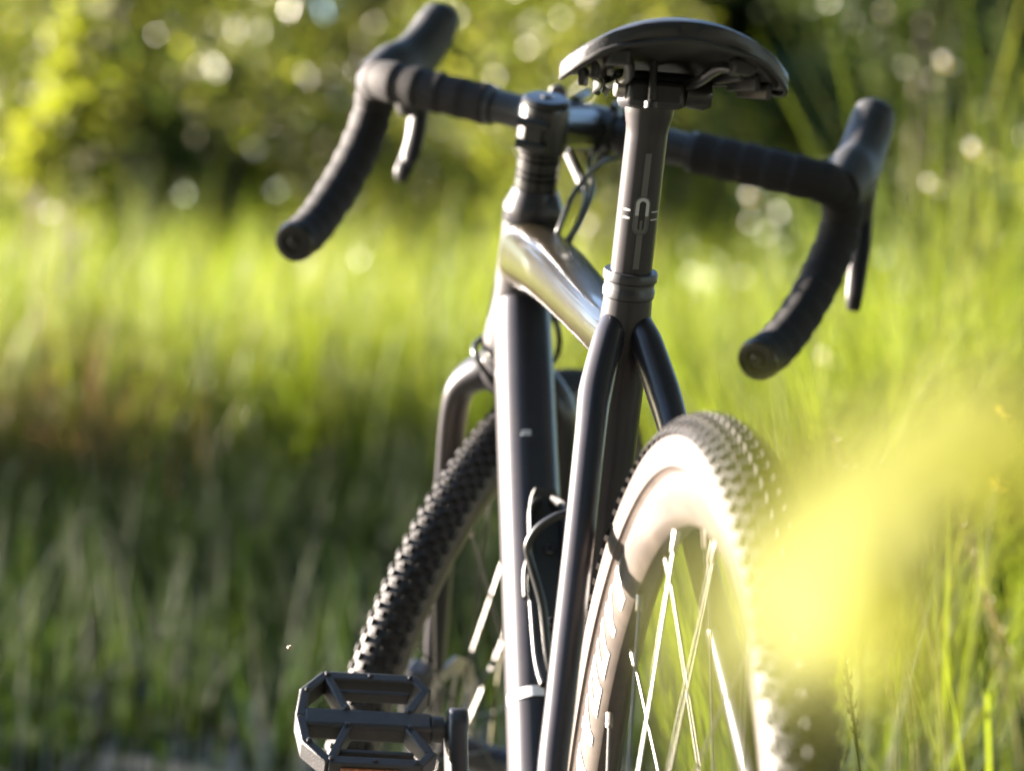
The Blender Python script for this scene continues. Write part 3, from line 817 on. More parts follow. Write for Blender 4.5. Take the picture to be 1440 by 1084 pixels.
# --- brake and shift levers
for s in (1, -1):
    bl = empty('brake_lever', BAR(0.214 * s, 0.05, 0), bike)
    hp = [BAR(0.213 * s, 0.025, -0.006), BAR(0.211 * s, 0.055, 0.006), BAR(0.209 * s, 0.082, 0.016), BAR(0.206 * s, 0.104, 0.034), BAR(0.204 * s, 0.118, 0.054), BAR(0.2035 * s, 0.124, 0.066), BAR(0.2035 * s, 0.127, 0.072)]
    MB().tube(hp, [(0.018, 0.020), (0.0215, 0.026), (0.0205, 0.0245), (0.0195, 0.0225), (0.0190, 0.0205), (0.0165, 0.016), (0.008, 0.007)], n=28, side=lS, sub=6).build('hood', 'hood', bl, angle=60)
    # bulge under the hood where the lever pivots
    bp_ = [BAR(0.211 * s, 0.075, 0.006), BAR(0.211 * s, 0.102, -0.006), BAR(0.211 * s, 0.114, -0.026)]
    MB().tube(bp_, [(0.014, 0.018), (0.0135, 0.017), (0.0105, 0.010)], n=24, side=lS, sub=5).build('lever_body', 'hood', bl, angle=60)
    lp = [BAR(0.2095 * s, 0.128, 0.014), BAR(0.210 * s, 0.134, -0.020), BAR((0.216 if s < 0 else 0.207) * s, 0.132, -0.050), BAR((0.220 if s < 0 else 0.207) * s, 0.126, -0.078 if s < 0 else -0.068), BAR((0.223 if s < 0 else 0.208) * s, 0.122, -0.094 if s < 0 else -0.080), BAR((0.224 if s < 0 else 0.208) * s, 0.124, -0.104 if s < 0 else -0.088)]
    MB().tube(lp, [(0.0085, 0.006), (0.0090, 0.0055), (0.0085, 0.005), (0.0080, 0.0045), (0.0075, 0.0042), (0.0055, 0.003)], n=18, side=lS, sub=6, exp=2.6).build('lever_blade', 'lever', bl)
    lp2 = [BAR(0.209 * s, 0.110, -0.014), BAR(0.209 * s, 0.106, -0.040), BAR(0.210 * s, 0.100, -0.062), BAR(0.211 * s, 0.098, -0.070)] if s < 0 else [BAR(0.205, 0.118, -0.014), BAR(0.202, 0.118, -0.040), BAR(0.201, 0.115, -0.062), BAR(0.202, 0.113, -0.070)]
    MB().tube(lp2, [(0.006, 0.003), (0.0075, 0.003), (0.0085, 0.003), (0.005, 0.002)], n=14, side=lS, sub=5).build('shift_paddle', 'lever', bl)

# --- fork
fork = empty('fork', HT - AX * 0.12, bike)
FA_U = HT - AX * 0.52 + Vector((math.sin(HA), 0, math.cos(HA))) * 0.045
FA = S(FA_U)
def FK(l, d, off=0.0):                            # l to the left, d below the head tube top along the axis, off ahead of the axis
    return S(HT - AX * d + Vector((math.sin(HA), 0, math.cos(HA))) * off + Vector((0, l, 0)))
MB().lathe(HT - AX * 0.1186, -AX, [(0, 0.0275), (0.001, 0.0286), (0.004, 0.0290), (0.008, 0.0280)], n=40).build('crown_race', 'anod_gloss', fork)
MB().tube([FK(0, 0.124), FK(0, 0.138), FK(0, 0.150, 0.002)], [(0.0275, 0.0275), (0.030, 0.026), (0.026, 0.018)], n=32, side=lS, sub=3).build('crown', 'paint', fork)
for s in (1, -1):
    pts = [FK(0.004 * s, 0.134, 0.001), FK(0.024 * s, 0.141, 0.001), FK(0.043 * s, 0.158, 0.003), FK(0.0505 * s, 0.185, 0.006), FK(0.0525 * s, 0.24, 0.012), FK(0.0535 * s, 0.34, 0.023), FK(0.0545 * s, 0.45, 0.036), FK(0.0545 * s, 0.522, 0.045)]
    MB().tube(pts, [(0.018, 0.019), (0.0165, 0.019), (0.0125, 0.018), (0.0095, 0.017), (0.009, 0.0155), (0.0085, 0.0135), (0.008, 0.012), (0.0085, 0.011)], n=24, side=lS, sub=6).build('fork_leg', 'paint', fork)
cal = MB().bar(FK(0.058, 0.43, 0.008), FK(0.058, 0.50, 0.014), 0.022, 0.026, fS).build('brake_caliper', 'anod', fork, bevel=0.004)

# --- wheels
def rot_frame(steered):
    if not steered: return Matrix.Identity(3)
    return STEER.copy()

knob_mesh = bpy.data.meshes.new('tread_knob')
kb = MB(); hx, hy, hz = 0.0036, 0.0031, 0.0034
kb.v = [Vector(p) for p in ((-hx, -hy, -0.002), (hx, -hy, -0.002), (hx, hy, -0.002), (-hx, hy, -0.002),
        (-hx * .82, -hy * .8, hz), (hx * .82, -hy * .8, hz), (hx * .82, hy * .8, hz), (-hx * .82, hy * .8, hz))]
kb.f = [(0, 3, 2, 1), (4, 5, 6, 7), (0, 1, 5, 4), (1, 2, 6, 5), (2, 3, 7, 6), (3, 0, 4, 7)]
knob_mesh.from_pydata([tuple(v) for v in kb.v], [], kb.f)
knob_mesh.materials.append(M['rubber'])

def wheel(name, axle, M3, rotor_side=1, letters=False, keep=None, NK=150):
    w = empty(name, axle, bike)
    W = lambda a, r, l: axle + M3 @ Vector((math.cos(a) * r, l, math.sin(a) * r))
    rt, rc = 0.0184, RW - 0.0034 - 0.0184       # tyre section radius and the radius of its centre line
    # casing: tread part and paler sidewalls
    tread = [(rc + rt * math.cos(a), rt * 1.02 * math.sin(a)) for a in np.linspace(-1.15, 1.15, 15)]
    inner = [(rc + (rt - 0.0012) * math.cos(a), (rt - 0.0012) * 1.02 * math.sin(a)) for a in np.linspace(1.15, -1.15, 15)]
    MB().torus_prof(M3, axle, tread + inner, 144).build('tyre', 'rubber', w, angle=60)
    for s in (1, -1):
        out = [(rc + (rt + rg) * math.cos(a), s * (rt + rg) * 1.02 * math.sin(a)) for a, rg in ((1.13, 0), (1.25, 0), (1.38, 0), (1.40, 0.0005), (1.44, 0.0005), (1.46, 0), (1.6, 0), (1.75, 0), (1.9, 0), (2.05, 0), (2.07, 0.0006), (2.12, 0.0006), (2.14, 0), (2.3, 0), (2.45, 0))]
        inn = [(rc + (rt - 0.0014) * math.cos(a), s * (rt - 0.0014) * 1.02 * math.sin(a)) for a in np.linspace(2.45, 1.13, 10)]
        MB().torus_prof(M3, axle, out + inn, 144).build('sidewall', 'sidewall', w, angle=60)
    ro = rc - rt * 0.80 + 0.0035                  # rim edge
    ri = ro - 0.031
    half = [(ro, 0.0118), (ro - 0.002, 0.0128), (ro - 0.010, 0.0130), (ro - 0.022, 0.0112), (ri + 0.002, 0.0072), (ri, 0.0045)]
    prof = half + [(r, -l) for r, l in reversed(half)] + [(ro - 0.006, -0.0085), (ro - 0.006, 0.0085)]
    rim = MB().torus_prof(M3, axle, prof, 144).build('rim', 'rim', w, angle=35)
    # hub
    lf = M3 @ Vector((0, 1, 0))
    MB().lathe(axle - lf * 0.052, lf, [(0, 0.009), (0.012, 0.010), (0.014, 0.028), (0.0175, 0.029), (0.020, 0.018), (0.035, 0.0135), (0.070, 0.0135), (0.084, 0.018), (0.0865, 0.029), (0.090, 0.028), (0.092, 0.011), (0.104, 0.009)], n=40).build('hub', 'anod', w)
    # spokes and nipples
    ns = 32
    for k in range(ns):
        side = 1 if k % 2 == 0 else -1
        a = 2 * math.pi * (k + 0.5) / ns + 0.05
        cross = 1 if (k // 2) % 2 == 0 else -1
        ha_ = a + cross * R(66)
        p0 = W(ha_, 0.0265, side * 0.0355); p1 = W(a, ri + 0.002, side * 0.0025)
        dd = (p1 - p0).normalized()
        MB().tube([p0, p1 - dd * 0.012], 0.00095, n=8).build('spoke', 'spoke', w)
        MB().tube([p1 - dd * 0.0145, p1 - dd * 0.0135, p1 - dd * 0.004, p1], [0.0016, 0.0022, 0.0022, 0.0026], n=8).build('spoke_nipple', 'nipple', w)
    # disc rotor
    rl = 0.060 * 1.0 if rotor_side else 0.06
    rl = 0.0455
    outr = []
    for k in range(72):
        a = 2 * math.pi * k / 72
        outr.append(0.080 + 0.0012 * math.sin(a * 12))
    mbr = MB(); n = 72
    rings = []
    for l_ in (rl, rl + 0.0018):
        rings.append([W(2 * math.pi * k / n, outr[k], l_) for k in range(n)])
    rings2 = [[W(2 * math.pi * k / n, 0.0645, l_) for k in range(n)] for l_ in (rl + 0.0018, rl)]
    mbr.ring_loft([rings[0], rings[1], rings2[0], rings2[1], rings[0]], False, False)
    for k in range(6):
        a = 2 * math.pi * k / 6
        mbr.bar(W(a, 0.022, rl + 0.0009), W(a + 0.5, 0.066, rl + 0.0009), 0.006, 0.0016, lf)
    mbr.build('brake_rotor', 'steel', w)
    # tread knobs: those that show in the photograph are single pieces, the rest one piece
    items = []
    for i in range(NK):
        for row, (phi, st) in enumerate(((0.0, 0.5), (0.36, 0.0), (-0.36, 0.0), (0.72, 0.5), (-0.72, 0.5), (1.06, 0.05), (-1.06, 0.05))):
            a = 2 * math.pi * (i + st) / NK
            nrm = M3 @ Vector((math.cos(a) * math.cos(phi), math.sin(phi), math.sin(a) * math.cos(phi)))
            tan = M3 @ Vector((-math.sin(a), 0, math.cos(a)))
            lat = nrm.cross(tan)
            pos = W(a, rc, 0) + nrm * (rt - 0.0002)
            px, py, pz = project(pos)
            vis = (CAM - pos).normalized().dot(nrm)
            inside = 0 <= px <= 1440 and 0 <= py <= 1084 and vis > -0.35 and (keep is None or keep(px, py, a))
            items.append((inside, pz, pos, tan, lat, nrm))
    vis = sorted([it for it in items if it[0]], key=lambda t: t[1])[:290]
    vid = set(id(v) for v in vis)
    rest = MB()
    for it in items:
        _, _, pos, tan, lat, nrm = it
        if id(it) in vid:
            o = bpy.data.objects.new('tread_knob', knob_mesh)
            COL.objects.link(o); o.parent = w
            j = random.uniform(0.92, 1.08)
            o.matrix_local = Matrix(((tan.x * j, lat.x, nrm.x, 0), (tan.y * j, lat.y, nrm.y, 0), (tan.z * j, lat.z, nrm.z, 0), (0, 0, 0, 1)))
            o.location = pos - axle
        else:
            b0 = len(rest.v)
            rest.v += [pos + tan * v.x + lat * v.y + nrm * v.z for v in kb.v]
            rest.f += [tuple(b0 + i for i in f) for f in kb.f]
    rest.build('tread', 'rubber', w, smooth=False, kind='stuff')
    return w, W, ro, ri, rc, rt

RA = Vector((0, 0, RW))
rear, W_, ro, ri, rc, rt = wheel('rear_wheel', RA, Matrix.Identity(3), NK=142)
front, *_x = wheel('front_wheel', FA, STEER, keep=lambda px, py, a: px < 860)

# white lettering on the left side of the rear rim: slanted block shapes, outlined
def rim_shape(quads, name='rim_letter', mat='white_print'):
    mb = MB()
    L = lambda f: 0.0130 - (0.0018 if f > 0.5 else 0) * 1.0
    for q in quads:
        for k in range(8):
          b0 = len(mb.v)
          lp4 = lambda A, B, t: (A[0] + (B[0] - A[0]) * t, A[1] + (B[1] - A[1]) * t)
          for a, f in (lp4(q[0], q[3], k / 8), lp4(q[1], q[2], k / 8), lp4(q[1], q[2], (k + 1) / 8), lp4(q[0], q[3], (k + 1) / 8)):   # a = angle in degrees, f = 0 at the rim edge .. 1 at the inner edge
            r = ro - 0.003 - f * 0.024
            dep = ro - r
            l = 0.0130 if dep <= 0.010 else (0.0130 - (dep - 0.010) / 0.012 * 0.0018 if dep <= 0.022 else 0.0112 - (dep - 0.022) / 0.007 * 0.004)
            mb.v.append(W_(R(a), r, l + 0.0007))
          mb.f.append((b0, b0 + 1, b0 + 2, b0 + 3))
    return mb.build(name, mat, rear)
def outline_letter(a0, wd, kind):
    sl = 2.2                                      # slant in degrees
    P = lambda u, f: (a0 - u * wd + sl * (0.5 - f), f)
    t = 0.22; g = 0.24
    if kind == 'O':
        q = [[P(0, .05), P(g, .05), P(g, .95), P(0, .95)], [P(1 - g, .05), P(1, .05), P(1, .95), P(1 - g, .95)], [P(g, .05), P(1 - g, .05), P(1 - g, t), P(g, t)], [P(g, 1 - t), P(1 - g, 1 - t), P(1 - g, .95), P(g, .95)]]
    elif kind == 'U':
        q = [[P(0, .05), P(g, .05), P(g, .95), P(0, .95)], [P(1 - g, .05), P(1, .05), P(1, .95), P(1 - g, .95)], [P(g, 1 - t), P(1 - g, 1 - t), P(1 - g, .95), P(g, .95)]]
    elif kind == 'V':
        q = [[P(0, .05), P(g * 1.2, .05), P(.5 + g * .6, .95), P(.5 - g * .6, .95)], [P(1 - g * 1.2, .05), P(1, .05), P(.5 + g * .6, .95), P(.5 - g * .2, .95)]]
    elif kind == 'I':
        q = [[P(.2, .05), P(.8, .05), P(.8, .95), P(.2, .95)]]
    else:
        q = [[P(0, .05), P(g, .05), P(g, .95), P(0, .95)], [P(g, .05), P(1, .05), P(1, t), P(g, t)], [P(g, .42), P(.8, .42), P(.8, .58), P(g, .58)], [P(g, 1 - t), P(1, 1 - t), P(1, .95), P(g, .95)]]
    return rim_shape(q)
a_ = 53.0
for k in 'IVUOVIOVU':
    outline_letter(a_, 4.6, k); a_ -= 6.0

# --- cassette and chainring side (low down, mostly below the view)
for i in range(9):
    MB().lathe(RA - Vector((0, 0.0215 + i * 0.0036, 0)), (0, -1, 0), [(0, 0.068 - i * 0.0055), (0.0016, 0.068 - i * 0.0055)], n=44).build('sprocket', 'steel', rear)
crank = empty('crankset', BB, bike)
MB().lathe(BB + Vector((0, 0.060, 0)), (0, -1, 0), [(0, 0.012), (0.12, 0.012)], n=24).build('spindle', 'anod', crank)
CA = R(74)                                        # direction of the left arm above the horizontal, forwards
cd = Vector((math.cos(CA), 0, math.sin(CA)))
PE = BB + cd * 0.170
for s, dv in ((1, cd), (-1, -cd)):
    c0 = BB + Vector((0, s * 0.062, 0)); c1 = BB + dv * 0.170 + Vector((0, s * 0.0715, 0))
    MB().tube([c0 - dv * 0.018, c0 - dv * 0.010, c0 + dv * 0.02, c0.lerp(c1, 0.5), c1 - dv * 0.012, c1 + dv * 0.004, c1 + dv * 0.0125, c1 + dv * 0.0155], [(0.004, 0.010), (0.0080, 0.018), (0.0085, 0.0185), (0.0078, 0.0150), (0.0078, 0.0150), (0.0078, 0.0150), (0.0075, 0.0110), (0.006, 0.005)], n=24, side=(0, 1, 0), sub=4, exp=4.0).build('crank_arm', 'anod', crank, angle=60)
MB().lathe(BB - Vector((0, 0.044, 0)), (0, -1, 0), [(0, 0.085), (0.001, 0.088), (0.003, 0.088), (0.004, 0.085)], n=60).build('chainring', 'anod', crank)
MB().lathe(BB - Vector((0, 0.036, 0)), (0, -1, 0), [(0, 0.066), (0.001, 0.068), (0.003, 0.068), (0.004, 0.065)], n=60).build('chainring', 'steel', crank)
# chain: closed loop round chainring and a middle sprocket
lp_ = []
yc = -0.0455
for k in range(24):
    a = R(-97) + R(194) * k / 23
    lp_.append(BB + Vector((math.cos(a) * 0.090, yc, math.sin(a) * 0.090)))
for k in range(12):
    a = R(95) + R(170) * k / 11
    lp_.append(Vector((0, yc + 0.008, RW)) + Vector((math.cos(a) * 0.046, 0, math.sin(a) * 0.046)))
lp_.append(Vector((0.03, yc + 0.006, RW - 0.13)))
lp_.append(Vector((0.05, yc + 0.004, RW - 0.14)))
MB().tube(lp_ + [lp_[0]], [(0.003, 0.0042)] * (len(lp_) + 1), n=8, side=(0, 1, 0)).build('chain', 'steel', crank)
MB().tube([Vector((0.0, -0.068, RW - 0.02)), Vector((0.012, -0.066, RW - 0.07)), Vector((0.04, -0.052, RW - 0.14))], [(0.008, 0.014), (0.010, 0.016), (0.005, 0.014)], n=14, sub=4).build('derailleur', 'anod', bike)

# --- pedals
def pedal(s, at, tilt):
    """at = end of the crank arm on its outer face; the platform lies in the plane of the axle and the tilted direction e."""
    p = empty('pedal', at, bike)
    ay = Vector((0, s, 0))
    e = Vector((-math.cos(tilt), 0, -math.sin(tilt)))        # towards the camera and down
    nrm = Vector((-math.sin(tilt), 0, math.cos(tilt)))
    Q = lambda a, b_, c=0.0: at + ay * (0.0095 + (a - 0.018) * 0.93 if a > 0.015 else a) + e * b_ + nrm * c
    MB().lathe(Q(-0.002, 0), ay, [(0, 0.0062), (0.004, 0.0062), (0.0042, 0.0095), (0.012, 0.0095), (0.0125, 0.0085)], n=24).build('axle', 'steel' if False else 'anod', p)
    MB().bar(Q(0.018, 0), Q(0.117, 0), 0.019, 0.0155, nrm).build('axle_housing', 'pedal', p, bevel=0.003)
    th = 0.0150
    hexo = [(0.029, 0.050), (0.020, 0.036), (0.020, 0.030)]
    def rail(a0, b0, a1, b1, w=0.0075, name='rail', h=th):
        MB().bar(Q(a0, b0), Q(a1, b1), w, h, nrm).build(name, 'pedal', p, bevel=0.0012)
    for q in (1, -1):
        rail(0.030, 0.0465 * q, 0.099, 0.0465 * q, 0.0085)
        rail(0.0195, 0.033 * q, 0.0315, 0.0485 * q, 0.0065, 'corner')
        rail(0.0225, 0.034 * q, 0.037, 0.008 * q, 0.0070, 'brace')
        rail(0.098, 0.0480 * q, 0.1165, 0.026 * q, 0.0070, 'corner')
        rail(0.1150, 0.028 * q, 0.1190, 0.0 * q, 0.0070, 'corner')
        rail(0.097, 0.045 * q, 0.083, 0.008 * q, 0.0062, 'brace')
        rail(0.034, 0.033 * q, 0.090, 0.033 * q, 0.0040, 'inner_rail', 0.009)
        MB().bar(Q(0.045, 0.0515 * q, -0.0005), Q(0.090, 0.0515 * q, -0.0005), 0.0022, 0.0095, nrm).build('reflector', 'reflector', p, bevel=0.0008)
        for a, b_ in ((0.033, 0.0465), (0.064, 0.0465), (0.097, 0.0465), (0.036, 0.009), (0.084, 0.009), (0.113, 0.028)):
            for c in (1, -1):
                MB().lathe(Q(a, b_ * q, c * th / 2 - c * 0.0003), nrm * c, [(0, 0.0021), (0.0018, 0.0019), (0.0023, 0.0012)], n=8).build('grip_pin', 'anod', p)
    return p
pedal(1, PE + Vector((0, 0.0795, 0)), R(31))
pedal(-1, BB - cd * 0.170 - Vector((0, 0.0825, 0)), R(5))

# --- bottle cage on the upper face of the down tube
cage = empty('bottle_cage', d0 + DT * dt_point(850), bike)
hc0, hc1 = dt_point(748), dt_point(950)
up_ = e_back
def CG(l, h, o): return d0 + DT * h + up_ * (0.0250 + o) + Vector((0, l, 0))
MB().tube([CG(-0.006, hc0 - 0.016, 0.012), CG(-0.006, hc0, 0.006), CG(-0.006, (hc0 + hc1) / 2, 0.004), CG(-0.006, hc1, 0.004), CG(-0.006, hc1 + 0.03, 0.010)], [(0.008, 0.002), (0.0125, 0.0028), (0.0155, 0.003), (0.0135, 0.003), (0.010, 0.003)], n=20, side=(0, 1, 0), sub=5, exp=4).build('back_plate', 'plastic', cage, bevel=0.0006)
for py in (806, 908):
    h = dt_point(py)
    b_ = MB().lathe(CG(-0.008, h, 0.006), up_, [(0, 0.0048), (0.003, 0.0048), (0.0042, 0.0036), (0.0042, 0.002), (0.002, 0.002)], n=18).build('bolt', 'anod', cage)
hm = (hc0 + hc1) / 2
def CP(l, py, o):                                # cage point o metres off the tube that shows at image row py
    lo, hi = 0.0, 0.7
    for _ in range(40):
        mid = (lo + hi) / 2
        if project(CG(l, mid, o))[1] < py: lo = mid
        else: hi = mid
    return CG(l, lo, o)
# wire arms that wrap round the bottle, one each side, joined over the top
for s in (1, -1):
    wire = [CP(-0.010 + s * 0.003, 955, 0.006), CP(-0.010 + s * 0.008, 920, 0.016), CP(-0.010 + s * 0.014, 850, 0.034), CP(-0.010 + s * 0.024, 790, 0.048), CP(-0.010 + s * 0.0265, 765, 0.056), CP(-0.010 + s * 0.020, 742, 0.066), CP(-0.010 + s * 0.009, 727, 0.074), CP(-0.010, 722, 0.077)]
    MB().tube(wire, 0.0032, n=12, sub=7).build('wire_arm', 'anod_gloss', cage)
    wing = [CP(-0.006 + s * 0.004, 706, 0.010), CP(-0.006 + s * 0.012, 718, 0.014), CP(-0.006 + s * 0.013, 745, 0.013), CP(-0.006 + s * 0.013, 775, 0.012), CP(-0.006 + s * 0.018, 805, 0.010), CP(-0.006 + s * 0.018, 840, 0.006)]
    MB().tube(wing, [(0.0018, 0.006), (0.002, 0.008), (0.002, 0.008), (0.002, 0.008), (0.0018, 0.006), (0.0015, 0.004)], n=12, side=(0, 1, 0), sub=6).build('wing', 'plastic', cage)

# --- cables between handlebar and frame (each a part of its own)
def cable(px, r, mat='cable', name='cable'):
    return MB().tube([unproject(*p) for p in px], r, n=12, sub=8).build(name, mat, bike)
cable([(842, 205, 2.53), (828, 232, 2.50), (833, 268, 2.45), (812, 318, 2.42), (790, 352, 2.42), (775, 395, 2.45)], 0.0025)
cable([(868, 222, 2.50), (838, 236, 2.47), (806, 275, 2.44), (788, 318, 2.42), (776, 352, 2.43), (765, 400, 2.47)], 0.0025)
cable([(800, 205, 2.53), (808, 230, 2.50), (820, 256, 2.47), (822, 286, 2.45), (806, 330, 2.43), (795, 360, 2.44), (782, 420, 2.47)], 0.0019)
cable([(800, 218, 2.515), (808, 236, 2.495), (818, 258, 2.475), (821, 268, 2.468)], 0.0042, 'plastic', 'cable_boot')
cable([(775, 430, 2.50), (786, 470, 2.50), (783, 500, 2.52), (768, 520, 2.55)], 0.0025)
cable([(720, 470, 2.58), (688, 472, 2.52), (668, 486, 2.50), (672, 506, 2.49), (690, 534, 2.50), (700, 560, 2.54), (700, 640, 2.60)], 0.0027, 'cable', 'brake_hose')

# ================================================================== SMALL PLANTS ROUND THE BICYCLE
def plant_blades(name, label, cat, base, specs, mat='grass', group=None):
    """A tuft of broad arching leaves, each a part: specs = (azimuth, height, reach, width)."""
    root = empty(name, base); tag(root, label, cat, group)
    for az, h, reach, w in specs:
        d = Vector((math.cos(az), math.sin(az), 0)); sd_ = Vector((-math.sin(az), math.cos(az), 0))
        mb = MB(); n = 12
        for i in range(n + 1):
            t = i / n
            c = Vector(base) + d * (reach * (t ** 1.7)) + Vector((0, 0, h * (1.55 * t - 0.55 * t ** 2.6) if reach > 0.5 * h else h * (1.15 * t - 0.15 * t * t)))
            ww = w * 0.5 * (1 - t ** 2.2) * min(1, 0.5 + 2 * t) + 0.0002
            mb.v += [c + sd_ * ww, c + Vector((0, 0, -ww * 0.35)), c - sd_ * ww]
        for i in range(n):
            for k in (0, 1):
                mb.f.append((3 * i + k, 3 * i + k + 1, 3 * i + k + 4, 3 * i + k + 3))
        mb.build('blade', mat, root, angle=80)
    return root

def seed_stalk(name, label, tip, base, mat_stem='grass', mat_head='straw', head=0.06, r=0.0011, group=None, cat='grass stalk', bend=0.03):
    root = empty(name, base); tag(root, label, cat, group)
    tip, base = Vector(tip), Vector(base)
    side = (tip - base).cross(Vector((0, 0, 1)))
    side = side.normalized() if side.length > 1e-4 else Vector((0, 1, 0))
    pts = [base, base.lerp(tip, 0.5) + Vector((side.y, -side.x, 0)) * bend, base.lerp(tip, 0.8) + Vector((side.y, -side.x, 0)) * bend * .6, tip]
    P, _v = catmull(pts, [r, r, r, r * .6], 8)
    MB().tube(P, [r] * (len(P) - 1) + [r * .4], n=7).build('stem', mat_stem, root)
    mb = MB(); L = 0.0; i = len(P) - 1; k = 0
    ax = (P[-1] - P[-4]).normalized()
    n = int(head / 0.0042)
    for j in range(n):
        t = j / n
        c = tip - ax * (head * t)
        a = j * 2.4
        s1 = ax.cross(Vector((math.cos(a), math.sin(a), 0.2))).normalized()
        q = 0.0036 * (0.45 + 1.0 * math.sin(math.pi * min(1, 0.15 + t * 0.8)))
        b0 = len(mb.v)
        w_ = ax.cross(s1)
        mb.v += [c, c + s1 * q * .7 + w_ * q * .35 + ax * q * .6, c + s1 * q + ax * q * 1.9, c + s1 * q * .7 - w_ * q * .35 + ax * q * .6]
        mb.f.append((b0, b0 + 1, b0 + 2, b0 + 3))
    mb.build('seed_head', mat_head, root, kind='stuff')
    return root

def foot(p, dx=0.0, dy=0.0):
    p = Vector(p); return Vector((p.x + dx, p.y + dy, 0.0))

# the sharp stalk right of the rear wheel
tp = unproject(1188, 925, 2.20)
seed_stalk('grass_stalk', 'thin green grass stalk standing right of the rear tyre', tp, foot(tp, 0.02, -0.04), head=0.075, r=0.0013)
# pale stalk seen between the frame tubes
tp = unproject(779, 560, 2.75)
seed_stalk('grass_stalk', 'golden grass stalk seen between the down tube and the seat stay', tp, foot(tp, 0.0, 0.01), head=0.05, r=0.0012, mat_stem='straw')
# seed heads bending over behind the rear wheel on the right
for i, (a, z, lab) in enumerate((((1170, 610), 3.3, 'pale arching grass stalk nearest the rear tyre'), ((1235, 640), 3.1, 'pale grass stalk second from the rear tyre'), ((1195, 650), 3.2, 'pale grass stalk third from the rear tyre'),
                                 ((1330, 610), 3.6, 'grass stalk with a bushy seed head left of the yellow flowers'), ((1345, 720), 3.2, 'low seed head in the middle of the right-hand grass'),
                                 ((1385, 830), 3.0, 'seed head above the arching blades at right'))):
    tp = unproject(*a, z)
    seed_stalk('grass_stalk', lab, tp, foot(tp, 0.05, -0.12), head=0.09, r=0.0014, mat_stem='straw', group='seeding stalks right of the bicycle', bend=0.05)
# arching blades at the lower right
b1_ = unproject(1420, 1084, 2.75); b1_ = foot(b1_)
plant_blades('grass_tuft', 'tuft of broad arching green blades at the lower right corner', 'grass tuft', b1_, [(R(95), 0.46, 0.20, 0.009), (R(120), 0.50, 0.16, 0.008), (R(60), 0.56, 0.10, 0.008), (R(150), 0.38, 0.22, 0.008), (R(250), 0.52, 0.14, 0.008), (R(20), 0.60, 0.08, 0.007), (R(200), 0.44, 0.16, 0.007)])
b2_ = foot(unproject(1215, 1084, 3.0))
plant_blades('grass_tuft', 'dark tuft of upright blades right behind the rear tyre', 'grass tuft', b2_, [(R(100), 0.50, 0.10, 0.007), (R(200), 0.46, 0.12, 0.007), (R(300), 0.52, 0.08, 0.007), (R(40), 0.42, 0.16, 0.007), (R(150), 0.55, 0.06, 0.006), (R(-80), 0.48, 0.18, 0.007)], 'grass_shade')  # blades use the shade-darkened grass colour
b3_ = foot(unproject(1330, 1084, 3.4))
plant_blades('grass_tuft', 'bright tuft of tall blades between the two stalk groups at right', 'grass tuft', b3_, [(R(80), 0.62, 0.16, 0.008), (R(130), 0.66, 0.10, 0.008), (R(260), 0.60, 0.14, 0.007), (R(10), 0.70, 0.08, 0.007), (R(170), 0.56, 0.2, 0.007)])

def flower(name, label, at, mat, n, size, group):
    root = empty(name, foot(at, 0.02, -0.03)); tag(root, label, 'flower', group)
    at = Vector(at)
    MB().tube([foot(at, 0.02, -0.03), foot(at).lerp(at, 0.5) + Vector((0.01, 0.012, 0)), at], 0.0012, n=6, sub=5).build('stem', 'grass', root)
    MB().ball(at, size * 0.28, 8).build('flower_centre', 'petal_yellow', root)
    for k in range(n):
        a = 2 * math.pi * k / n
        d = Vector((math.cos(a) * .55 - .45, math.sin(a) * .8 + .2, math.sin(a) * .5 + .35)).normalized()
        s1 = d.cross(Vector((-0.6, 0.2, 0.7))).normalized()
        mb = MB()
        mb.v = [at + d * size * .15, at + d * size * .65 + s1 * size * .32, at + d * size * 1.0, at + d * size * .65 - s1 * size * .32]
        mb.f = [(0, 1, 2, 3)]
        mb.build('petal', mat, root)
    for k in range(3):
        c = foot(at, 0.02, -0.03).lerp(at, 0.35 + 0.2 * k)
        a = k * 2.2; d = Vector((math.cos(a), math.sin(a), 0.5)).normalized(); s1 = d.cross(Vector((0, 0, 1))).normalized()
        mb = MB(); L = 0.035
        mb.v = [c, c + d * L * .5 + s1 * L * .16, c + d * L, c + d * L * .5 - s1 * L * .16]; mb.f = [(0, 1, 2, 3)]
        mb.build('leaf', 'grass', root)
for a, z, lab in (((1408, 590), 3.7, 'upper yellow flower at the right edge'), ((1400, 680), 3.5, 'lower yellow flower at the right edge')):
    flower('wildflower', lab, unproject(*a, z), 'petal_yellow', 6, 0.014, 'yellow flowers')
for a, z, lab in (((1372, 215), 6.3, 'large white bloom at upper right, blurred'), ((1330, 92), 6.8, 'white bloom highest of the right-hand blooms'), ((1162, 508), 6.2, 'white bloom beside the right drop end'),
                  ((1312, 265), 6.5, 'white bloom right of the right brake hood'), ((1058, 280), 7.5, 'white bloom under the right-hand bar tape'), ((1245, 20), 13.0, 'white bloom at the top right by the hedge')):
    flower('wildflower', lab, unproject(*a, z), 'petal_white', 7, 0.026, 'white blooms in the meadow')

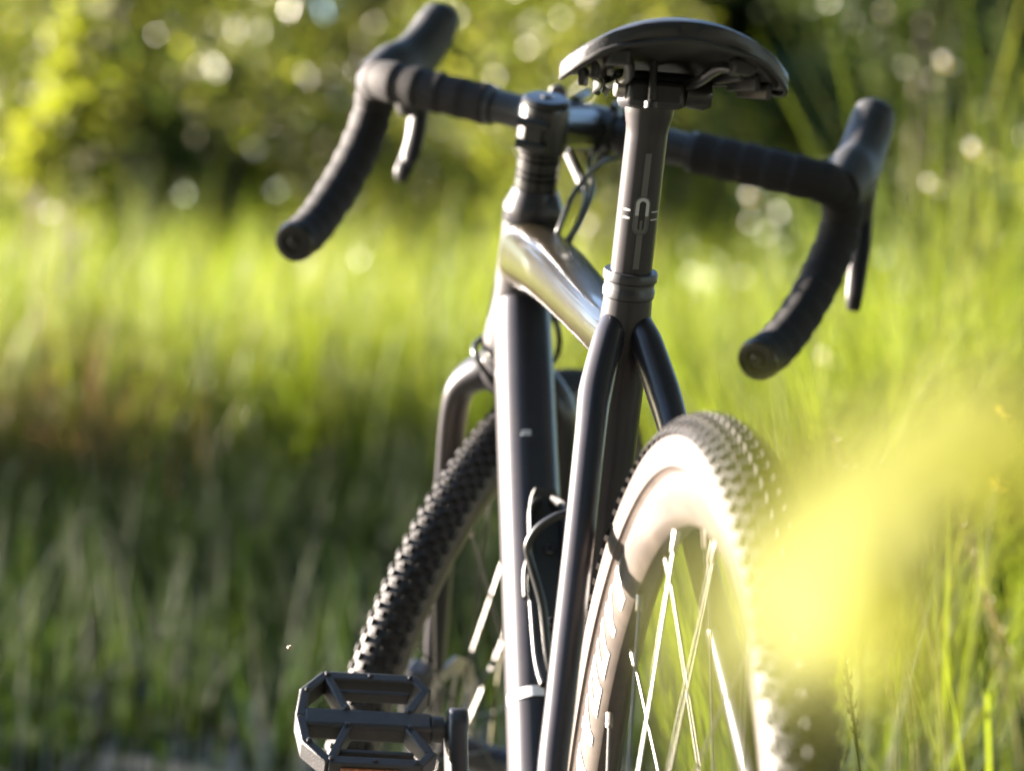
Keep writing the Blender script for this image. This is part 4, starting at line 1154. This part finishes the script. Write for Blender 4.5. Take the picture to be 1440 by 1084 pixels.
# tall weed close to the camera on the right, far out of focus
def weed(name, label, stem_px, leaves, z):
    top = unproject(*stem_px, z)
    base = Vector((top.x + 0.03, top.y - 0.05, 0))
    root = empty(name, base); tag(root, label, 'plant')
    MB().tube([base, base.lerp(top, 0.5) + Vector((0.01, -0.015, 0)), top], [0.0018, 0.0015, 0.0008], n=8, sub=8).build('stem', 'leaf_yellow', root)
    for (px, py, dz, L, w, ang, tilt) in leaves:
        L *= 1.15; w *= 1.12
        c = unproject(px, py, z + dz)
        d = (_r * math.cos(ang) + _u * math.sin(ang) + _f * tilt).normalized()
        s1 = (-_f * 0.55 + Vector((0, 0, 0.6)) + _r * -0.5).cross(d).normalized(); nn = d.cross(s1)
        mb = MB(); n = 10
        for i in range(n + 1):
            t = i / n
            q = c + d * (L * (t - 0.5)) + nn * (0.12 * L * math.sin(math.pi * t))
            ww = w * 0.5 * math.sin(math.pi * min(0.985, 0.06 + 0.94 * t)) ** 0.8 + 0.0002
            mb.v += [q + s1 * ww, q - nn * ww * 0.25, q - s1 * ww]
        for i in range(n):
            for k in (0, 1):
                mb.f.append((3 * i + k, 3 * i + k + 1, 3 * i + k + 4, 3 * i + k + 3))
        mb.build('leaf', 'weed_leaf', root, angle=80)
        st0 = top.lerp(base, max(0.0, min(0.2, (top.z - c.z) / max(0.1, top.z))))
        MB().tube([st0, c - d * L * 0.48], 0.0005, n=6).build('leaf_stalk', 'leaf_yellow', root)
    return root
weed('weed', 'yellow-green leafy weed close to the camera, heavily blurred, over the rear wheel', (1290, 690),
     [(1185, 750, 0.00, 0.044, 0.012, R(60), 0.1), (1160, 750, 0.02, 0.036, 0.010, R(100), 0.2), (1310, 680, 0.01, 0.046, 0.011, R(15), 0.1), (1235, 730, -0.02, 0.044, 0.013, R(45), 0.0),
      (1105, 790, 0.03, 0.034, 0.008, R(85), 0.1), (1250, 690, 0.02, 0.034, 0.009, R(-20), 0.1), (1400, 630, 0.02, 0.038, 0.009, R(30), 0.1), (1215, 800, 0.01, 0.036, 0.010, R(70), 0.1),
      (1040, 880, 0.03, 0.036, 0.006, R(100), 0.1), (980, 960, 0.03, 0.036, 0.005, R(95), 0.1), (1310, 655, 0.02, 0.034, 0.008, R(50), 0.1), (1330, 770, 0.02, 0.03, 0.008, R(75), 0.1), (1160, 760, -0.01, 0.044, 0.010, R(120), 0.1), (1255, 790, 0.02, 0.040, 0.010, R(20), 0.1), (1290, 700, 0.03, 0.044, 0.011, R(65), 0.1), (1360, 690, 0.0, 0.040, 0.009, R(-10), 0.1), (1120, 780, 0.02, 0.034, 0.008, R(75), 0.1)], 0.455)

# a tiny insect in the air left of the pedal
ip = unproject(406, 910, 2.1)
ins = empty('flying_insect', ip); tag(ins, 'tiny pale flying insect in the air left of the pedal', 'insect')
MB().ball(ip, 0.0013, 10, (1.7, 1, 1)).build('body', 'insect', ins)
for s in (1, -1):
    mb = MB(); mb.v = [ip, ip + Vector((0.0008, s * 0.0008, 0.0014)), ip + Vector((-0.0008, s * 0.0012, 0.0018)), ip + Vector((-0.0012, s * 0.0006, 0.0010))]; mb.f = [(0, 1, 2, 3)]
    mb.build('wing', 'petal_white', ins)
